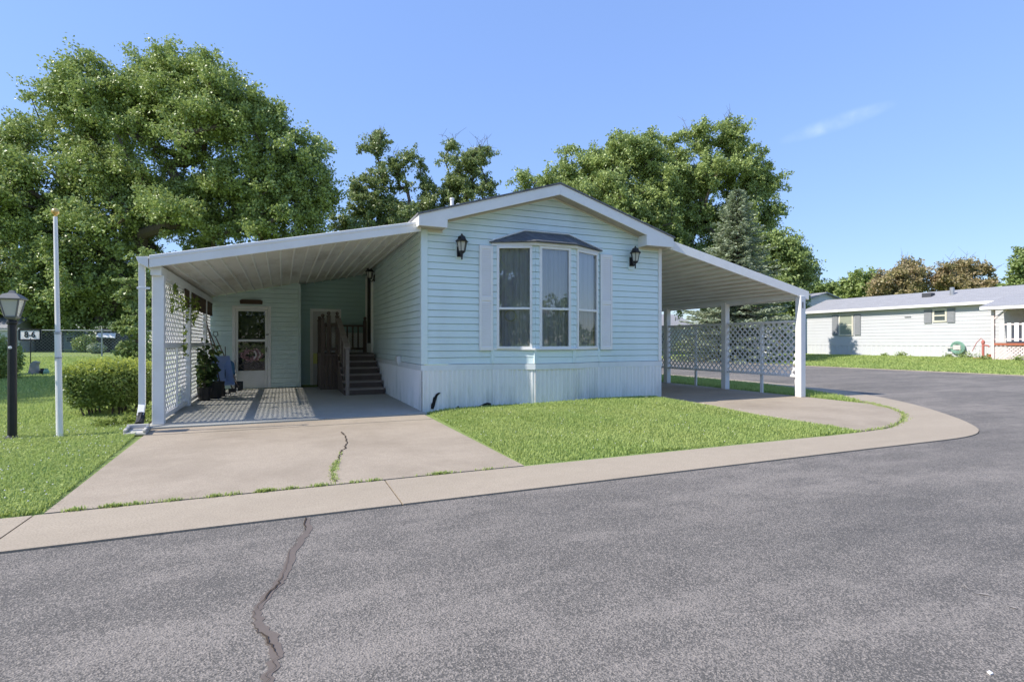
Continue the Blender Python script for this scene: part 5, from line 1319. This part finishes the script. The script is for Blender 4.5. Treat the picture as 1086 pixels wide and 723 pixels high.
for y0, y1, z0, z1 in ((24.57, 24.98, 1.66, 3.02), (23.02, 23.43, 1.64, 3.0), (18.88, 19.28, 2.28, 3.08), (17.72, 18.10, 2.28, 3.10)):
    m = MB(); m.box(NX - .055, y0, z0, NX - .02, y1, z1)
    z = z0 + .06
    while z < z1 - .06: m.prism([(NX - .066, y0 + .05, z), (NX - .056, y0 + .05, z + .05), (NX - .056, y1 - .05, z + .05), (NX - .066, y1 - .05, z)], (-.002, 0, 0)); z += .07
    hb(m, 'shutter', GREYSH, nh)
m = MB(); m.box(NX - .05, 20.0, 2.68, NX - .02, 20.35, 2.73); hb(m, 'vent_cover', GREYSH, nh)
def roofz(x): return 3.36 + (x - (NX - .35)) * (.93 / 2.75)
m = MB(); m.tube([(35.9, 18.6, roofz(35.9) - .05), (35.9, 18.6, roofz(35.9) + .42)], .11, 10); hb(m, 'vent_pipe', GALV, nr_)
m = MB(); m.box(35.7, 19.6, roofz(35.7) - .02, 36.1, 20.1, roofz(36.1) + .12); hb(m, 'roof_vent', CHARC, nr_)
# its porch
PX0, PYL = 32.7, 15.15
po = thing('porch', 'pink and white porch with red deck edge on the neighbour home', 'porch', loc=(33.6, 12, .3))
m = MB(); m.prism([(PX0 - .35, 5.5, 2.92), (PX0 - .35, PYL + .4, 2.92), (35.4, PYL + .4, 3.70), (35.4, 5.5, 3.70)], (0, 0, .06)); hb(m, 'roof', SHINGL, po)
m = MB(); m.box(PX0 - .37, 5.5, 2.80, PX0 - .34, PYL + .4, 2.94); m.prism([(PX0 - .34, PYL + .37, 2.80), (NX - .03, PYL + .37, 2.86), (NX - .03, PYL + .37, 3.2), (PX0 - .34, PYL + .37, 2.92)], (0, .03, 0)); hb(m, 'fascia', WHITE, po)
for y in (PYL, 12.6, 10, 7.4):
    m = MB(); m.box(PX0 - .06, y - .06, .25, PX0 + .06, y + .06, 2.82); hb(m, 'post', PINKWOOD, po)
m = MB(); m.beam((PX0, PYL - .05, 2.35), (PX0, PYL - .55, 2.80), .07, .07); hb(m, 'brace', PINKWOOD, po)
m = MB(); m.box(PX0 - .05, 5.6, 1.02, NX - .08, PYL + .05, 1.14); hb(m, 'deck', REDWOOD, po)
m = MB(); m.box(PX0 - .02, 5.6, 2.02, PX0 + .05, PYL - .07, 2.09); m.box(PX0 - .02, 5.6, 1.30, PX0 + .05, PYL - .07, 1.36); hb(m, 'rail', PINKWOOD, po)
y = 6.0; k = 0
while y < PYL - .2:
    m = MB(); m.box(PX0 - .045, y, 1.22, PX0 - .02, y + .17, 2.12); hb(m, 'picket', WHITE, po); y += .29
m = MB(); lattice(m, (PX0 + .02, PYL, .30), (0, -1, 0), (0, 0, 1), 9, .72, .17, .07, .01); hb(m, 'lattice_panel', PINKWOOD, po)
m = MB(); m.box(NX - .09, 13.75, 1.15, NX - .03, 14.55, 3.0); dd_ = hb(m, 'door', paint('pale_grey_door', (.5, .53, .55, 1), .5), po)
m = MB(); m.box(NX - .10, 13.65, 1.15, NX - .03, 13.75, 3.05); m.box(NX - .10, 14.55, 1.15, NX - .03, 14.65, 3.05); hb(m, 'door_frame', PINKWOOD, po)
wall_lantern(NX - .10, 13.95, 2.75, (-1, 0), po)
m = MB(); m.box(NX - .06, 11.2, 1.95, NX - .03, 13.1, 2.85); hb(m, 'window', blindm, po)
m = MB(); m.box(PX0 + .3, 12.0, 1.142, PX0 + .9, 13.4, 1.25); o = hb(m, 'door_mat', CHARC, po)
# hose reel and pump
hr = thing('hose_reel', 'round green hose coil hung on the white skirting of the neighbour home', 'hose reel', loc=(NX - .12, 17.55, .88))
m = MB(); 
for k in range(5): m.tube([(-.02 * (k % 2), (.20 + .035 * k) * math.cos(t), (.20 + .035 * k) * math.sin(t)) for t in np.linspace(0, 2 * math.pi, 30)], .022, 6)
m.build('hose', GREENP, hr)
m = MB(); m.box(-.04, -.16, -.12, .09, .20, .14); m.box(-.06, .20, -.03, .05, .55, .03); m.build('bracket', paint('pale_bracket', (.6, .58, .55, 1), .5), hr)
wpmp = thing('water_pump', 'red old-fashioned hand water pump lawn ornament beside the neighbour porch', 'pump', loc=(33.6, 16.0, H(33.6, 16)))
m = MB(); m.lathe([(.09, 0), (.09, .06), (.055, .08), (.055, .78), (.075, .80), (.075, .92), (.03, .98), (0, 1.0)], 12); m.tube([(0, 0, .72), (0, -.22, .70), (0, -.26, .62)], [.04, .032, .034], 8); m.build('body', REDP, wpmp)
m = MB(); m.tube([(0, 0, .95), (0, .08, 1.08), (0, .28, .86), (0, .48, .40)], .018, 6); m.build('lever', REDP, wpmp)
m = MB(); m.box(-.25, -.95, 0, .25, .35, .06); m.lathe([(.10, .06), (.15, .25), (.12, .25)], 12, (0, -.3, 0)); m.build('base', REDWOOD, wpmp)
r = np.random.default_rng(800)
labs = ['low yellow-green plant beside the red pump base', 'small tuft plant under the hose coil', 'leafy plant below the grey-shuttered small window', 'tiny plant along the white skirting midway', 'small green plant by the foot of the porch post', 'grassy tuft at the porch lattice']
for i, (x, y, s) in enumerate(((34.1, 17.0, .28), (34.2, 17.9, .16), (34.25, 20.4, .22), (34.25, 21.4, .12), (32.5, 15.4, .2), (32.4, 14.0, .2))):
    P = r.normal(0, 1, (220, 3)) * np.array([s * .5, s * .8, s * .6]); P[:, 2] = np.abs(P[:, 2]); V, F = leafcloud(P, .09, 810 + i, .4); o = link('ground_plant', np_mesh('ground_plant', V, F), LEAF_L); o.location = (x, y, H(x, y)); tag(o, labs[i], 'plant')

# another white home beyond the spruce, a dark hedge and the opposite side of the street
simple_house('neighbour_home', 'white sided house partly hidden behind the spruce and the carport post', 'house', 35.0, 47.0, 30.4, 38.0, .3, 3.6, 5.2, 'y', wins=(('w', 32, 1.5, 1.2, 1.2),))
q = at(715, 363, 55); simple_house('neighbour_home', 'white house far behind the carport lattice left of the spruce', 'house', q.x - 4, q.x + 3, q.y, q.y + 8, .0, 2.9, 4.2, 'x', wins=(('s', q.x - 2, 1.0, 1.3, 1.2),))
h2 = thing('hedge', 'dark green hedge across the side street, seen through the right lattice', 'hedge', loc=(0, 0, 0)); q = at(742, 363, 40); h2.location = (q.x, q.y, H(q.x, q.y))
P = hedge_pts(9000, -2.2, 2.2, -.9, .9, 1.15, r); V, F = leafcloud(P, .14, 821, .3); link('crown', np_mesh('crown', V, F), LEAF_D, h2)
m = MB(); m.tube([(0, 0, -.1), (0, 0, .5)], .06, 6); m.build('trunk', BARK, h2)
# trees and a home on the opposite side of the street (they show as reflections in the bay window)
tree('broadleaf_tree', 'green tree across the street behind the photographer, left one', 'tree', (-9, -15, H(-9, -15)), [(-9, -15, 6, 3.6, 3.6, 3.2), (-7.5, -14, 8, 2.6, 2.6, 2.2), (-10, -16, 8.5, 2.6, 2.6, 2.2)], 110, 24000, .26, LEAF_A, 220, 1.1, .3)
tree('broadleaf_tree', 'green tree across the street behind the photographer, right one', 'tree', (1, -19, H(1, -19)), [(1, -19, 7, 4, 3.6, 3.6), (2.5, -18, 9, 3, 3, 2.4), (-1, -20, 9, 3, 3, 2.4)], 120, 26000, .26, LEAF_A, 230, 1.1, .3)
simple_house('neighbour_home', 'white home across the street behind the photographer', 'house', 3.5, 16, -20, -15, .15, 3.2, 4.3, 'x')
def far_line():
    rr = np.random.default_rng(900); P = []
    for a in np.arange(-180, 180, .9):
        t = R(a + YAW); bk = abs(a) > 95; d = rr.uniform(70, 95) if bk else rr.uniform(130, 165); h = rr.uniform(6, 10) if bk else rr.uniform(3.5, 7.0); c = np.array([math.sin(t) * d, math.cos(t) * d, .5]); n = 240
        v = rr.normal(0, 1, (n, 3)); v /= np.linalg.norm(v, axis=1)[:, None]; P.append(c + v * np.array([2.2, 2.2, h * .5]) * rr.uniform(.7, 1, n)[:, None] + np.array([0, 0, h * .5]))
    V, F = leafcloud(np.concatenate(P), .8, 901, .4); tag(link('far_treeline', np_mesh('far_treeline', V, F), LEAF_D), kind='stuff')
far_line()
